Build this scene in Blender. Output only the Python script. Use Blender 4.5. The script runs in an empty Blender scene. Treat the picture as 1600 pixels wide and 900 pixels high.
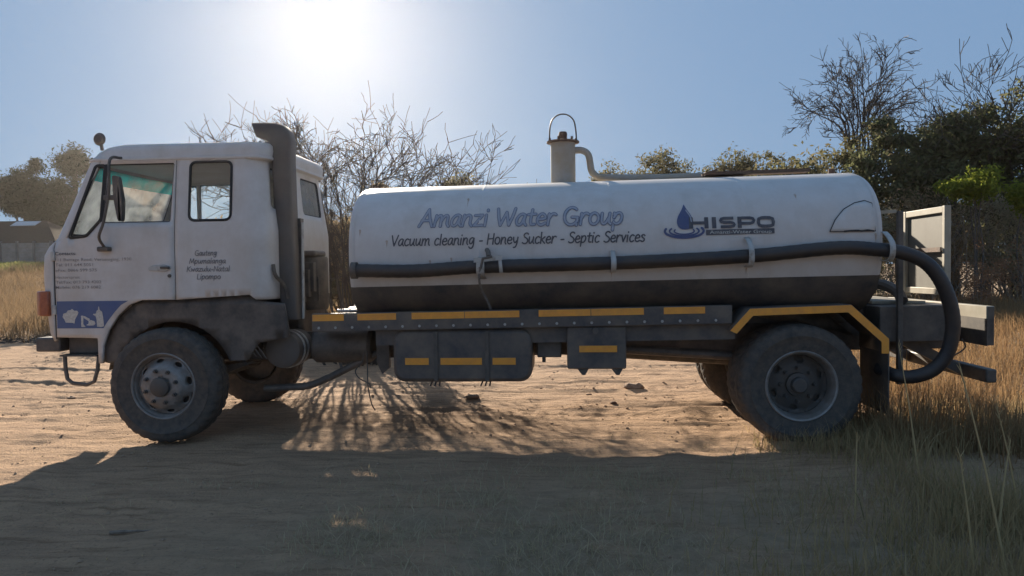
import bpy, bmesh, math, random
import numpy as np
from mathutils import Vector, Matrix
from mathutils.geometry import delaunay_2d_cdt
SC = bpy.context.scene
COL = SC.collection
PI = math.pi
# ------------------------------------------------------------------ camera
psi, pit, rho = math.radians(4.07), math.radians(1.54), .0115
CAM = Vector((3.613, -6.46, 1.56))
Hh = Vector((math.cos(psi), math.sin(psi), 0)); Dh = Vector((-math.sin(psi), math.cos(psi), 0)); Zz = Vector((0, 0, 1))
Dv = Dh * math.cos(pit) - Zz * math.sin(pit); Vv = Zz * math.cos(pit) + Dh * math.sin(pit)
Rv = Hh * math.cos(rho) - Vv * math.sin(rho); Uv = Vv * math.cos(rho) + Hh * math.sin(rho)
cd = bpy.data.cameras.new('camera'); cam = bpy.data.objects.new('camera', cd); COL.objects.link(cam)
m4 = Matrix.Identity(4)
for i in range(3):
    m4[i][0] = Rv[i]; m4[i][1] = Uv[i]; m4[i][2] = -Dv[i]; m4[i][3] = CAM[i]
cam.matrix_world = m4
cd.sensor_width = 36; cd.lens = 1155 / 1600 * 36; cd.clip_end = 6000; cd.clip_start = .05
SC.camera = cam
# ------------------------------------------------------------------ sky, sun, exposure
SUN = Vector((-0.2895, 0.8954, 0.3383)).normalized()
w = bpy.data.worlds.new('World'); SC.world = w; w.use_nodes = True
nt = w.node_tree; bg = nt.nodes['Background']
sky = nt.nodes.new('ShaderNodeTexSky'); sky.sky_type = 'NISHITA'; sky.sun_disc = False
sky.sun_elevation = math.asin(SUN.z); sky.sun_rotation = math.atan2(SUN.x, SUN.y)
sky.air_density = 1.0; sky.dust_density = 1.0; sky.ozone_density = 1.6
# the camera that took the photo compressed its highlights: the whole sky is compressed by one rule, c -> c^SKY_C * lum^(SKY_P-SKY_C) * tint
SKY_C, SKY_P, SKY_S = .18, .13, .117
sp = nt.nodes.new('ShaderNodeSeparateColor'); cb = nt.nodes.new('ShaderNodeCombineColor'); nt.links.new(sky.outputs[0], sp.inputs[0])
for i, k_ in enumerate((.685, 1.057, 1.60)):
    q = nt.nodes.new('ShaderNodeMath'); q.operation = 'POWER'; q.inputs[1].default_value = SKY_C; nt.links.new(sp.outputs[i], q.inputs[0])
    q2 = nt.nodes.new('ShaderNodeMath'); q2.operation = 'MULTIPLY'; q2.inputs[1].default_value = k_; nt.links.new(q.outputs[0], q2.inputs[0]); nt.links.new(q2.outputs[0], cb.inputs[i])
bw = nt.nodes.new('ShaderNodeRGBToBW'); nt.links.new(sky.outputs[0], bw.inputs[0])
mx_ = nt.nodes.new('ShaderNodeMath'); mx_.operation = 'MAXIMUM'; mx_.inputs[1].default_value = .01; nt.links.new(bw.outputs[0], mx_.inputs[0])
pw_ = nt.nodes.new('ShaderNodeMath'); pw_.operation = 'POWER'; pw_.inputs[1].default_value = SKY_P - SKY_C; nt.links.new(mx_.outputs[0], pw_.inputs[0])
vm = nt.nodes.new('ShaderNodeVectorMath'); vm.operation = 'SCALE'; nt.links.new(cb.outputs[0], vm.inputs[0]); nt.links.new(pw_.outputs[0], vm.inputs['Scale'])
nt.links.new(vm.outputs[0], bg.inputs[0]); bg.inputs[1].default_value = SKY_S
sl = bpy.data.lights.new('sun', 'SUN'); sl.energy = 5.0; sl.angle = math.radians(.55); sl.color = (1, .87, .70)
so = bpy.data.objects.new('sun', sl); COL.objects.link(so); so.rotation_euler = SUN.to_track_quat('Z', 'Y').to_euler(); so.location = (-10, 30, 14)
SC.view_settings.view_transform = 'Standard'; SC.view_settings.look = 'None'; SC.view_settings.exposure = 1.22; SC.view_settings.gamma = 1
SC.cycles.volume_step_rate = 4; SC.cycles.volume_bounces = 0; SC.cycles.max_bounces = 8; SC.cycles.transparent_max_bounces = 12
GLARE_D, GLARE_G = .00026, .835
rng = np.random.default_rng(7); rnd = random.Random(5)

# ------------------------------------------------------------------ materials
def mat(name, col, rough=.6, var=.0, vscale=8, col2=None, metal=0, bump=0, bscale=60, stretch=(1, 1, 1), thr=(.35, .65), spec=.5, dust=None, dscale=3.0, damt=.0):
    m = bpy.data.materials.new(name); m.use_nodes = True; n = m.node_tree.nodes; L = m.node_tree.links
    b = n['Principled BSDF']; b.inputs['Roughness'].default_value = rough; b.inputs['Metallic'].default_value = metal
    b.inputs['Specular IOR Level'].default_value = spec
    b.inputs['Base Color'].default_value = (*col, 1)
    tc = n.new('ShaderNodeNewGeometry'); src = tc.outputs['Position']
    mp = n.new('ShaderNodeMapping'); mp.inputs['Scale'].default_value = stretch; L.new(src, mp.inputs[0])
    cur = None
    if col2 is not None:
        t = n.new('ShaderNodeTexNoise'); t.inputs['Scale'].default_value = vscale; t.inputs['Detail'].default_value = 8; t.inputs['Roughness'].default_value = .65
        L.new(mp.outputs[0], t.inputs['Vector'])
        r = n.new('ShaderNodeMapRange'); r.inputs[1].default_value = thr[0]; r.inputs[2].default_value = thr[1]; L.new(t.outputs[0], r.inputs[0])
        mx = n.new('ShaderNodeMix'); mx.data_type = 'RGBA'; mx.inputs[6].default_value = (*col, 1); mx.inputs[7].default_value = (*col2, 1)
        L.new(r.outputs[0], mx.inputs[0]); cur = mx.outputs[2]
    if dust is not None:
        t = n.new('ShaderNodeTexNoise'); t.inputs['Scale'].default_value = dscale; t.inputs['Detail'].default_value = 10; t.inputs['Roughness'].default_value = .7
        L.new(src, t.inputs['Vector'])
        r = n.new('ShaderNodeMapRange'); r.inputs[1].default_value = .34; r.inputs[2].default_value = .86; r.inputs[4].default_value = damt; L.new(t.outputs[0], r.inputs[0])
        mx = n.new('ShaderNodeMix'); mx.data_type = 'RGBA'; mx.inputs[6].default_value = (*col, 1); mx.inputs[7].default_value = (*dust, 1)
        if cur: L.new(cur, mx.inputs[6])
        L.new(r.outputs[0], mx.inputs[0]); cur = mx.outputs[2]
    if cur: L.new(cur, b.inputs['Base Color'])
    if bump:
        t = n.new('ShaderNodeTexNoise'); t.inputs['Scale'].default_value = bscale; t.inputs['Detail'].default_value = 6; L.new(mp.outputs[0], t.inputs['Vector'])
        bp = n.new('ShaderNodeBump'); bp.inputs['Strength'].default_value = bump; bp.inputs['Distance'].default_value = .02
        L.new(t.outputs[0], bp.inputs['Height']); L.new(bp.outputs[0], b.inputs['Normal'])
    return m

def leafmat(name, cols, trans=.35, rough=.6):
    cols = [tuple(c * 1.15 for c in q) for q in cols]
    m = bpy.data.materials.new(name); m.use_nodes = True; n = m.node_tree.nodes; L = m.node_tree.links
    n.remove(n['Principled BSDF']); out = n['Material Output']
    g = n.new('ShaderNodeNewGeometry'); r = n.new('ShaderNodeValToRGB'); L.new(g.outputs['Random Per Island'], r.inputs[0])
    e = r.color_ramp.elements; e[0].color = (*cols[0], 1); e[1].color = (*cols[-1], 1)
    for i, c in enumerate(cols[1:-1]):
        k = e.new((i + 1) / (len(cols) - 1)); k.color = (*c, 1)
    d = n.new('ShaderNodeBsdfDiffuse'); t = n.new('ShaderNodeBsdfTranslucent'); mx = n.new('ShaderNodeMixShader'); mx.inputs[0].default_value = trans
    L.new(r.outputs[0], d.inputs[0]); L.new(r.outputs[0], t.inputs[0]); L.new(d.outputs[0], mx.inputs[1]); L.new(t.outputs[0], mx.inputs[2])
    L.new(mx.outputs[0], out.inputs[0])
    return m

def glassmat(name, tint, dusty, dcol=(.62, .66, .66)):
    m = bpy.data.materials.new(name); m.use_nodes = True; n = m.node_tree.nodes; L = m.node_tree.links
    n.remove(n['Principled BSDF']); out = n['Material Output']
    tr = n.new('ShaderNodeBsdfTransparent'); tr.inputs[0].default_value = (*tint, 1)
    gl = n.new('ShaderNodeBsdfGlossy'); gl.inputs['Roughness'].default_value = .05
    fr = n.new('ShaderNodeFresnel'); fr.inputs[0].default_value = 1.45
    m1 = n.new('ShaderNodeMixShader'); L.new(fr.outputs[0], m1.inputs[0]); L.new(tr.outputs[0], m1.inputs[1]); L.new(gl.outputs[0], m1.inputs[2])
    tl = n.new('ShaderNodeBsdfTranslucent'); tl.inputs[0].default_value = (*dcol, 1)
    df = n.new('ShaderNodeBsdfDiffuse'); df.inputs[0].default_value = (*dcol, 1)
    m2 = n.new('ShaderNodeMixShader'); m2.inputs[0].default_value = .6; L.new(df.outputs[0], m2.inputs[1]); L.new(tl.outputs[0], m2.inputs[2])
    g = n.new('ShaderNodeNewGeometry'); t = n.new('ShaderNodeTexNoise'); t.inputs['Scale'].default_value = 5; t.inputs['Detail'].default_value = 8; L.new(g.outputs['Position'], t.inputs['Vector'])
    r = n.new('ShaderNodeMapRange'); r.inputs[1].default_value = .3; r.inputs[2].default_value = .7; r.inputs[3].default_value = dusty * .5; r.inputs[4].default_value = dusty * 1.4; L.new(t.outputs[0], r.inputs[0])
    m3 = n.new('ShaderNodeMixShader'); L.new(r.outputs[0], m3.inputs[0]); L.new(m1.outputs[0], m3.inputs[1]); L.new(m2.outputs[0], m3.inputs[2])
    L.new(m3.outputs[0], out.inputs[0])
    return m

M = dict(
    white=mat('white_paint', (.60, .585, .565), .45, col2=(.50, .475, .43), vscale=3.0, stretch=(1, 1, .25), thr=(.42, .75), dust=(.34, .26, .18), damt=.55, dscale=3.0, bump=.05, bscale=9),
    tankw=mat('tank_white_paint', (.60, .585, .565), .48, spec=.3, col2=(.50, .485, .455), vscale=5, stretch=(1, 1, .12), thr=(.5, .85), dust=(.34, .25, .17), damt=.32, dscale=5.5, bump=.09, bscale=2.2),
    cream=mat('cream_paint', (.42, .39, .31), .6, col2=(.30, .27, .2), vscale=5, dust=(.25, .16, .09), damt=.5),
    navy=mat('navy_paint', (.042, .046, .054), .5, col2=(.065, .064, .062), vscale=3, dust=(.28, .215, .155), damt=.7, dscale=3),
    black=mat('black_paint', (.03, .031, .033), .55, col2=(.055, .053, .05), vscale=6, dust=(.27, .215, .165), damt=.75, dscale=5),
    rubber=mat('tyre_rubber', (.035, .035, .035), .8, col2=(.06, .055, .05), vscale=9, dust=(.22, .17, .12), damt=.6, dscale=16, bump=.15, bscale=40),
    hose=mat('hose_rubber', (.02, .02, .024), .5, col2=(.038, .033, .029), vscale=4, dust=(.1, .07, .05), damt=.35, dscale=4, bump=.1, bscale=30),
    steel=mat('wheel_steel', (.33, .33, .32), .5, col2=(.2, .18, .16), vscale=6, metal=.3, dust=(.16, .11, .07), damt=.7, dscale=9),
    steeld=mat('dark_wheel_steel', (.07, .07, .07), .6, col2=(.11, .095, .08), vscale=8, metal=.2, dust=(.14, .1, .07), damt=.5, dscale=9),
    grey=mat('grey_plastic', (.10, .095, .09), .6, col2=(.09, .08, .07), vscale=5, dust=(.2, .15, .11), damt=.45, dscale=4),
    bracket=mat('bracket_paint', (.42, .42, .4), .5, col2=(.2, .16, .12), vscale=14, thr=(.5, .75)),
    yellow=mat('reflective_tape', (.9, .37, .035), .3, col2=(.76, .3, .04), vscale=12, dust=(.3, .2, .1), damt=.4, dscale=8),
    orange=mat('orange_lens', (.36, .11, .05), .3, col2=(.26, .07, .035), vscale=30),
    blue=mat('blue_vinyl', (.06, .10, .235), .45, col2=(.085, .12, .225), vscale=5),
    inkd=mat('dark_ink', (.055, .055, .07), .55, col2=(.1, .1, .11), vscale=25),
    inkm=mat('worn_ink', (.12, .115, .12), .6, col2=(.22, .21, .21), vscale=30),
    inkf=mat('faded_ink', (.2, .18, .17), .6, col2=(.36, .33, .31), vscale=40, thr=(.4, .7)),
    inkb=mat('blue_grey_ink', (.29, .325, .395), .5, col2=(.35, .365, .41), vscale=12),
    inkn=mat('navy_ink', (.05, .075, .19), .5, col2=(.08, .1, .2), vscale=12),
    inko=mat('blue_outline_ink', (.12, .14, .21), .5),
    icon=mat('icon_white', (.58, .57, .52), .5, col2=(.42, .4, .36), vscale=60),
    seal=mat('window_rubber', (.02, .02, .02), .7),
    strap=mat('faded_strap', (.2, .19, .18), .8, col2=(.1, .095, .09), vscale=20),
    rust=mat('rusty_steel', (.17, .1, .06), .75, col2=(.09, .055, .04), vscale=12, bump=.2),
    inter=mat('cab_lining', (.12, .10, .085), .85, col2=(.09, .075, .065), vscale=5),
    glass=glassmat('side_glass', (.93, .96, .95), .07),
    screen=glassmat('dusty_windscreen', (.9, .95, .94), .46),
    glassr=glassmat('dusty_rear_glass', (.92, .95, .95), .30),
    strip=glassmat('teal_sun_strip', (.05, .8, .76), .75, (.02, .75, .70)),
    bark=mat('bark', (.075, .06, .05), .9, col2=(.13, .11, .09), vscale=14, bump=.3, bscale=30),
    twig=mat('twig_bark', (.06, .048, .04), .9, col2=(.10, .085, .07), vscale=6),
    panelgrey=mat('weathered_panel', (.13, .125, .10), .6, col2=(.1, .09, .07), vscale=4),
    dull=mat('dull_cream_paint', (.36, .345, .315), .55, col2=(.33, .28, .2), vscale=5, dust=(.25, .16, .09), damt=.5, dscale=7),
    concrete=mat('precast_concrete', (.30, .27, .25), .85, col2=(.22, .2, .18), vscale=2.5, bump=.2),
    post=mat('concrete_post', (.2, .18, .17), .85, col2=(.15, .13, .12), vscale=3),
    roof=mat('dark_roof', (.05, .036, .028), .95, spec=.05, col2=(.075, .055, .042), vscale=4, stretch=(1, 6, 1)),
    zinc=mat('bare_zinc', (.5, .5, .5), .3, metal=.8, col2=(.4, .38, .36), vscale=8),
    brick=mat('plaster', (.28, .2, .15), .85, col2=(.22, .16, .12), vscale=4),
    clod=mat('dry_clod', (.2, .13, .085), .95, col2=(.3, .2, .13), vscale=20, bump=.5, bscale=30),
    pebble=mat('pebble', (.3, .2, .13), .95, col2=(.4, .28, .18), vscale=9),
    ruststain=mat('rust_stain', (.36, .26, .19), .7, col2=(.48, .42, .36), vscale=40),
    palestick=mat('pale_twig', (.30, .25, .2), .9, col2=(.2, .165, .13), vscale=6),
    stick=mat('dry_stick', (.26, .2, .15), .9, col2=(.16, .12, .09), vscale=20),
    straw=leafmat('straw', [(.48, .37, .2), (.55, .43, .24), (.42, .31, .16), (.5, .4, .23)], .35),
    grass_gold=leafmat('golden_grass', [(.26, .165, .085), (.33, .215, .11), (.20, .115, .06), (.30, .2, .105), (.15, .105, .06)], .42),
    grass_brown=leafmat('brown_grass', [(.21, .145, .085), (.26, .18, .105), (.16, .11, .065), (.25, .185, .115)], .4),
    grass_grey=leafmat('greyed_grass', [(.42, .33, .2), (.36, .3, .19), (.48, .38, .25), (.3, .26, .16)], .3),
    grass_olive=leafmat('olive_straw_grass', [(.34, .25, .13), (.4, .29, .15), (.26, .21, .11), (.45, .33, .18), (.2, .18, .09)], .4),
    grass_green=leafmat('pale_green_grass', [(.2, .22, .07), (.3, .27, .11), (.15, .18, .06)], .4),
    leaf_green=leafmat('evergreen_leaf', [(.085, .095, .05), (.125, .135, .065), (.165, .165, .08), (.095, .095, .058), (.14, .12, .075)], .5),
    leaf_olive=leafmat('olive_leaf', [(.10, .10, .052), (.14, .13, .065), (.16, .135, .075), (.085, .085, .05)], .5),
    leaf_brown=leafmat('dry_brown_leaf', [(.24, .175, .105), (.31, .225, .13), (.19, .145, .095), (.27, .21, .125), (.2, .185, .10)], .55),
    leaf_scrub=leafmat('grey_scrub_leaf', [(.30, .26, .18), (.36, .3, .2), (.24, .23, .13), (.32, .28, .18)], .5),
    leaf_gum=leafmat('gum_leaf', [(.045, .055, .032), (.06, .068, .04), (.04, .045, .028)], .15),
    leaf_lime=leafmat('yellow_green_leaf', [(.16, .2, .03), (.24, .25, .04), (.11, .15, .03)], .5),
    leaf_rust=leafmat('rust_leaf', [(.25, .135, .075), (.32, .18, .10), (.19, .105, .065)], .4),
)

# ------------------------------------------------------------------ object helpers
WPOS = {}
def wpos(o): return WPOS[o.name] if o is not None else Vector((0, 0, 0))
def tagit(o, label=None, cat=None, group=None, kind=None):
    if label: o['label'] = label
    if cat: o['category'] = cat
    if group: o['group'] = group
    if kind: o['kind'] = kind
    return o
def empty(name, loc, parent=None):
    o = bpy.data.objects.new(name, None); COL.objects.link(o); o.empty_display_size = .2
    o.location = Vector(loc) - wpos(parent); o.parent = parent; WPOS[o.name] = Vector(loc); return o
def thing(name, label, cat, loc, group=None): return tagit(empty(name, loc), label, cat, group)

class MB:
    def __init__(s): s.v = []; s.f = []
    def add(s, vs, fs):
        k = len(s.v); s.v.extend([tuple(p) for p in vs]); s.f.extend([tuple(i + k for i in f) for f in fs]); return s
    def box(s, a, b):
        (x0, y0, z0), (x1, y1, z1) = a, b
        return s.add([(x0, y0, z0), (x1, y0, z0), (x1, y1, z0), (x0, y1, z0), (x0, y0, z1), (x1, y0, z1), (x1, y1, z1), (x0, y1, z1)],
                     [(0, 3, 2, 1), (4, 5, 6, 7), (0, 1, 5, 4), (1, 2, 6, 5), (2, 3, 7, 6), (3, 0, 4, 7)])
    def loft(s, rings, closed=True, cap=True):
        n = len(rings[0]); k = len(s.v)
        for r in rings: s.v.extend([tuple(p) for p in r])
        for i in range(len(rings) - 1):
            for j in range(n if closed else n - 1):
                a = k + i * n + j; b = k + i * n + (j + 1) % n
                s.f.append((a, b, b + n, a + n))
        if cap:
            s.f.append(tuple(k + j for j in range(n))[::-1]); s.f.append(tuple(k + (len(rings) - 1) * n + j for j in range(n)))
        return s
    def tube(s, path, r, seg=8, cap=True):
        P = [Vector(p) for p in path]; n = len(P); rs = r if hasattr(r, '__len__') else [r] * n
        up = None; rings = []
        for i in range(n):
            t = (P[min(i + 1, n - 1)] - P[max(i - 1, 0)])
            if t.length < 1e-9: t = Vector((0, 0, 1))
            t.normalize()
            if up is None: up = t.orthogonal().normalized()
            else:
                up = up - t * up.dot(t)
                up = up.normalized() if up.length > 1e-6 else t.orthogonal().normalized()
            b = t.cross(up)
            rings.append([P[i] + (up * math.cos(2 * PI * j / seg) + b * math.sin(2 * PI * j / seg)) * rs[i] for j in range(seg)])
        return s.loft(rings, True, cap)
    def bar(s, a, b, w, h, up=(0, 0, 1)):
        a, b = Vector(a), Vector(b); t = (b - a).normalized(); u = Vector(up); u = (u - t * u.dot(t)).normalized(); c = t.cross(u)
        return s.loft([[p + c * w / 2 * i + u * h / 2 * j for i, j in ((-1, -1), (1, -1), (1, 1), (-1, 1))] for p in (a, b)])
    def lathe(s, prof, c=(0, 0, 0), axis='y', seg=48, mod=None, cap=False):
        rings = []
        for j in range(seg):
            a = 2 * PI * j / seg; ring = []
            for k, (r, h) in enumerate(prof):
                rr = r if mod is None else mod(k, j, r)
                if axis == 'y': p = (c[0] + rr * math.cos(a), c[1] + h, c[2] + rr * math.sin(a))
                elif axis == 'z': p = (c[0] + rr * math.cos(a), c[1] + rr * math.sin(a), c[2] + h)
                else: p = (c[0] + h, c[1] + rr * math.cos(a), c[2] + rr * math.sin(a))
                ring.append(p)
            rings.append(ring)
        rings.append(rings[0]); n = len(prof); k0 = len(s.v)
        for r in rings[:-1]: s.v.extend(r)
        for j in range(seg):
            a = k0 + j * n; b = k0 + ((j + 1) % seg) * n
            for i in range(n - 1): s.f.append((a + i, b + i, b + i + 1, a + i + 1))
        return s
    def prism(s, poly, d):      # poly of 3D points, d an offset vector
        d = Vector(d); return s.loft([[Vector(p) for p in poly], [Vector(p) + d for p in poly]])
    def sphere(s, c, r, seg=10, rings=7, sc=(1, 1, 1)):
        R = []
        for i in range(1, rings):
            t = PI * i / rings
            R.append([(c[0] + sc[0] * r * math.sin(t) * math.cos(2 * PI * j / seg), c[1] + sc[1] * r * math.sin(t) * math.sin(2 * PI * j / seg), c[2] - sc[2] * r * math.cos(t)) for j in range(seg)])
        return s.loft(R)
    def build(s, name, m, parent=None, smooth=35, bevel=0, solid=0, origin=None, offset=0, seg=2):
        V = np.array(s.v, dtype=float)
        c = (V.min(0) + V.max(0)) / 2 if origin is None else np.array(origin, float)
        me = bpy.data.meshes.new(name); me.from_pydata((V - c).tolist(), [], s.f); me.update()
        bm = bmesh.new(); bm.from_mesh(me); bmesh.ops.recalc_face_normals(bm, faces=bm.faces); bm.to_mesh(me); bm.free()
        if smooth:
            me.polygons.foreach_set('use_smooth', [True] * len(me.polygons)); me.set_sharp_from_angle(angle=math.radians(smooth))
        me.materials.append(M[m]); o = bpy.data.objects.new(name, me); COL.objects.link(o)
        o.location = Vector(c) - wpos(parent); o.parent = parent; WPOS[o.name] = Vector(c)
        if solid:
            q = o.modifiers.new('thickness', 'SOLIDIFY'); q.thickness = solid; q.offset = offset
        if bevel:
            q = o.modifiers.new('bevel', 'BEVEL'); q.width = bevel; q.segments = seg; q.limit_method = 'ANGLE'; q.angle_limit = .6
        return o

def npmesh(name, V, F, m, parent=None, smooth=False, origin=None):
    V = np.asarray(V, float); F = np.asarray(F, np.int32); k = F.shape[1]
    c = np.zeros(3) if origin is None else np.array(origin, float)
    me = bpy.data.meshes.new(name); me.vertices.add(len(V)); me.vertices.foreach_set('co', (V - c).astype(np.float32).ravel())
    me.loops.add(F.size); me.loops.foreach_set('vertex_index', F.ravel()); me.polygons.add(len(F))
    me.polygons.foreach_set('loop_start', np.arange(0, F.size, k, dtype=np.int32)); me.polygons.foreach_set('loop_total', np.full(len(F), k, dtype=np.int32))
    if smooth: me.polygons.foreach_set('use_smooth', np.ones(len(F), dtype=bool))
    me.update(calc_edges=True); me.validate()
    me.materials.append(M[m] if isinstance(m, str) else m)
    o = bpy.data.objects.new(name, me); COL.objects.link(o); o.location = Vector(c) - wpos(parent); o.parent = parent; WPOS[o.name] = Vector(c)
    return o
def copy_tree(o, parent=None):
    c = o.copy(); COL.objects.link(c); c.parent = parent
    for ch in list(o.children): copy_tree(ch, c)
    return c

def inpoly(x, y, P):
    r = False; n = len(P)
    for i in range(n):
        x1, y1 = P[i]; x2, y2 = P[i - 1]
        if (y1 > y) != (y2 > y) and x < (x2 - x1) * (y - y1) / (y2 - y1) + x1: r = not r
    return r
def dens(P, step, closed=True):
    out = []; n = len(P)
    for i in range(n if closed else n - 1):
        a, b = P[i], P[(i + 1) % n]; k = max(1, int(math.hypot(b[0] - a[0], b[1] - a[1]) / step))
        out += [(a[0] + (b[0] - a[0]) * t / k, a[1] + (b[1] - a[1]) * t / k) for t in range(k)]
    return out
def rrect(x0, y0, x1, y1, r, n=4):
    out = []
    for cx, cy, a in ((x1 - r, y0 + r, -PI / 2), (x1 - r, y1 - r, 0), (x0 + r, y1 - r, PI / 2), (x0 + r, y0 + r, PI)):
        out += [(cx + r * math.cos(a + PI / 2 * i / n), cy + r * math.sin(a + PI / 2 * i / n)) for i in range(n + 1)]
    return out
def rpoly(P, r, n=4):          # polygon with rounded corners
    out = []; N = len(P)
    for i in range(N):
        a, b, c = Vector(P[i - 1]), Vector(P[i]), Vector(P[(i + 1) % N])
        p = b + (a - b).normalized() * r; q = b + (c - b).normalized() * r
        for k in range(n + 1):
            t = k / n; v = p * (1 - t) ** 2 + b * 2 * t * (1 - t) + q * t * t; out.append((v.x, v.y))
    return out
def panel(mb, outline, holes, fn, step=.1):
    O = dens(outline, step); Hs = [dens(h, step) for h in holes]
    vs = []; es = []
    for L in [O] + Hs:
        k = len(vs); vs += L; es += [(k + i, k + (i + 1) % len(L)) for i in range(len(L))]
    xs = [p[0] for p in O]; ys = [p[1] for p in O]
    x = min(xs) + step / 2
    while x < max(xs):
        y = min(ys) + step / 2
        while y < max(ys):
            if inpoly(x, y, O) and not any(inpoly(x, y, h) for h in Hs): vs.append((x, y))
            y += step
        x += step
    r = delaunay_2d_cdt([Vector(p) for p in vs], es, [], 0, 1e-5)
    V = r[0]; F = []
    for f in r[2]:
        cx = sum(V[i].x for i in f) / len(f); cy = sum(V[i].y for i in f) / len(f)
        if inpoly(cx, cy, O) and not any(inpoly(cx, cy, h) for h in Hs): F.append(tuple(f))
    return mb.add([fn(p.x, p.y) for p in V], F)
def catmull(P, n=6):
    P = [Vector(p) for p in P]; Q = [P[0] * 2 - P[1]] + P + [P[-1] * 2 - P[-2]]; out = []
    for i in range(1, len(Q) - 2):
        for k in range(n):
            t = k / n; a, b, c, d = Q[i - 1], Q[i], Q[i + 1], Q[i + 2]
            out.append(.5 * ((2 * b) + (c - a) * t + (2 * a - 5 * b + 4 * c - d) * t * t + (3 * b - a - 3 * c + d) * t ** 3))
    out.append(P[-1]); return out
def smooth01(a, b, x):
    t = np.clip((x - a) / (b - a), 0, 1); return t * t * (3 - 2 * t)

# ------------------------------------------------------------------ ground
def vnoise(x, y, seed=0):
    xi = np.floor(x).astype(np.int64); yi = np.floor(y).astype(np.int64); xf = x - xi; yf = y - yi
    def h(a, b):
        n = (a * 374761393 + b * 668265263 + seed * 69069) & 0xffffffff
        n = ((n ^ (n >> 13)) * 1274126177) & 0xffffffff
        return ((n ^ (n >> 16)) & 0xffff) / 65535.
    u = xf * xf * (3 - 2 * xf); v = yf * yf * (3 - 2 * yf)
    return (h(xi, yi) * (1 - u) + h(xi + 1, yi) * u) * (1 - v) + (h(xi, yi + 1) * (1 - u) + h(xi + 1, yi + 1) * u) * v - .5
def fbm(x, y, o=4, seed=0):
    r = 0; a = 1
    for i in range(o): r = r + a * vnoise(x * 2 ** i, y * 2 ** i, seed + i * 17); a *= .5
    return r
def zg(x, y):
    x = np.asarray(x, float); y = np.asarray(y, float)
    z = .07 * fbm(x * .35, y * .35, 3, 3) * smooth01(.5, 3, np.abs(y - 1) + np.abs(x - 3) * .1) 
    ru = np.exp(-((y + .2 * fbm(x * .3, y * 0, 2, 9) * 2 - 2.6) / 2.6) ** 2)
    z = z + ru * (.026 * fbm(x * .7, y * 4.5, 3, 21) + .026 * fbm(x * .8, y * 10.5, 2, 31))
    z = z + .03 * fbm(x * 3.1, y * 3.6, 4, 5)
    for yc, sl_, wd, dp in ((-1.75, .05, .16, .014), (-2.75, .03, .15, .012), (3.3, -.02, .17, .02), (4.9, .01, .17, .02), (1.35, .03, .16, .014)):     # old wheel tracks with tread marks
        q = y - yc - sl_ * x - .12 * np.sin(x * .5 + yc); band = np.exp(-(q / wd) ** 4)
        z = z - dp * band * (.75 + .45 * np.sin(2 * PI * (x / .19 + np.abs(q) * 2.2))) + dp * .6 * np.exp(-((np.abs(q) - wd * 1.25) / .05) ** 2)
    z = z + .05 * smooth01(4.6, 6.5, x) * smooth01(1.5, -.5, np.abs(y) - 1.5)
    z = z + .45 * smooth01(8, 17, x) * smooth01(-3, 6, y)
    z = z + 2.15 * smooth01(20, 50, y) * (1 - .5 * smooth01(0, 20, x))
    return z
def axis_pts(lo, hi, fine, far):
    a = list(np.arange(lo, hi, fine)); s = fine; x = lo; L = []
    while x > -far: s *= 1.18; x -= s; L.append(x)
    s = fine; x = a[-1]; Rr = []
    while x < far: s *= 1.18; x += s; Rr.append(x)
    return np.array(L[::-1] + a + Rr)
gx = axis_pts(-7.5, 9.5, .045, 2500); gy = axis_pts(-4.6, 9.0, .035, 2500)
GX, GY = np.meshgrid(gx, gy); GZ = zg(GX, GY)
nx, ny = len(gx), len(gy); I = np.arange(nx * ny).reshape(ny, nx)
F = np.stack([I[:-1, :-1].ravel(), I[:-1, 1:].ravel(), I[1:, 1:].ravel(), I[1:, :-1].ravel()], 1)
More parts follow.
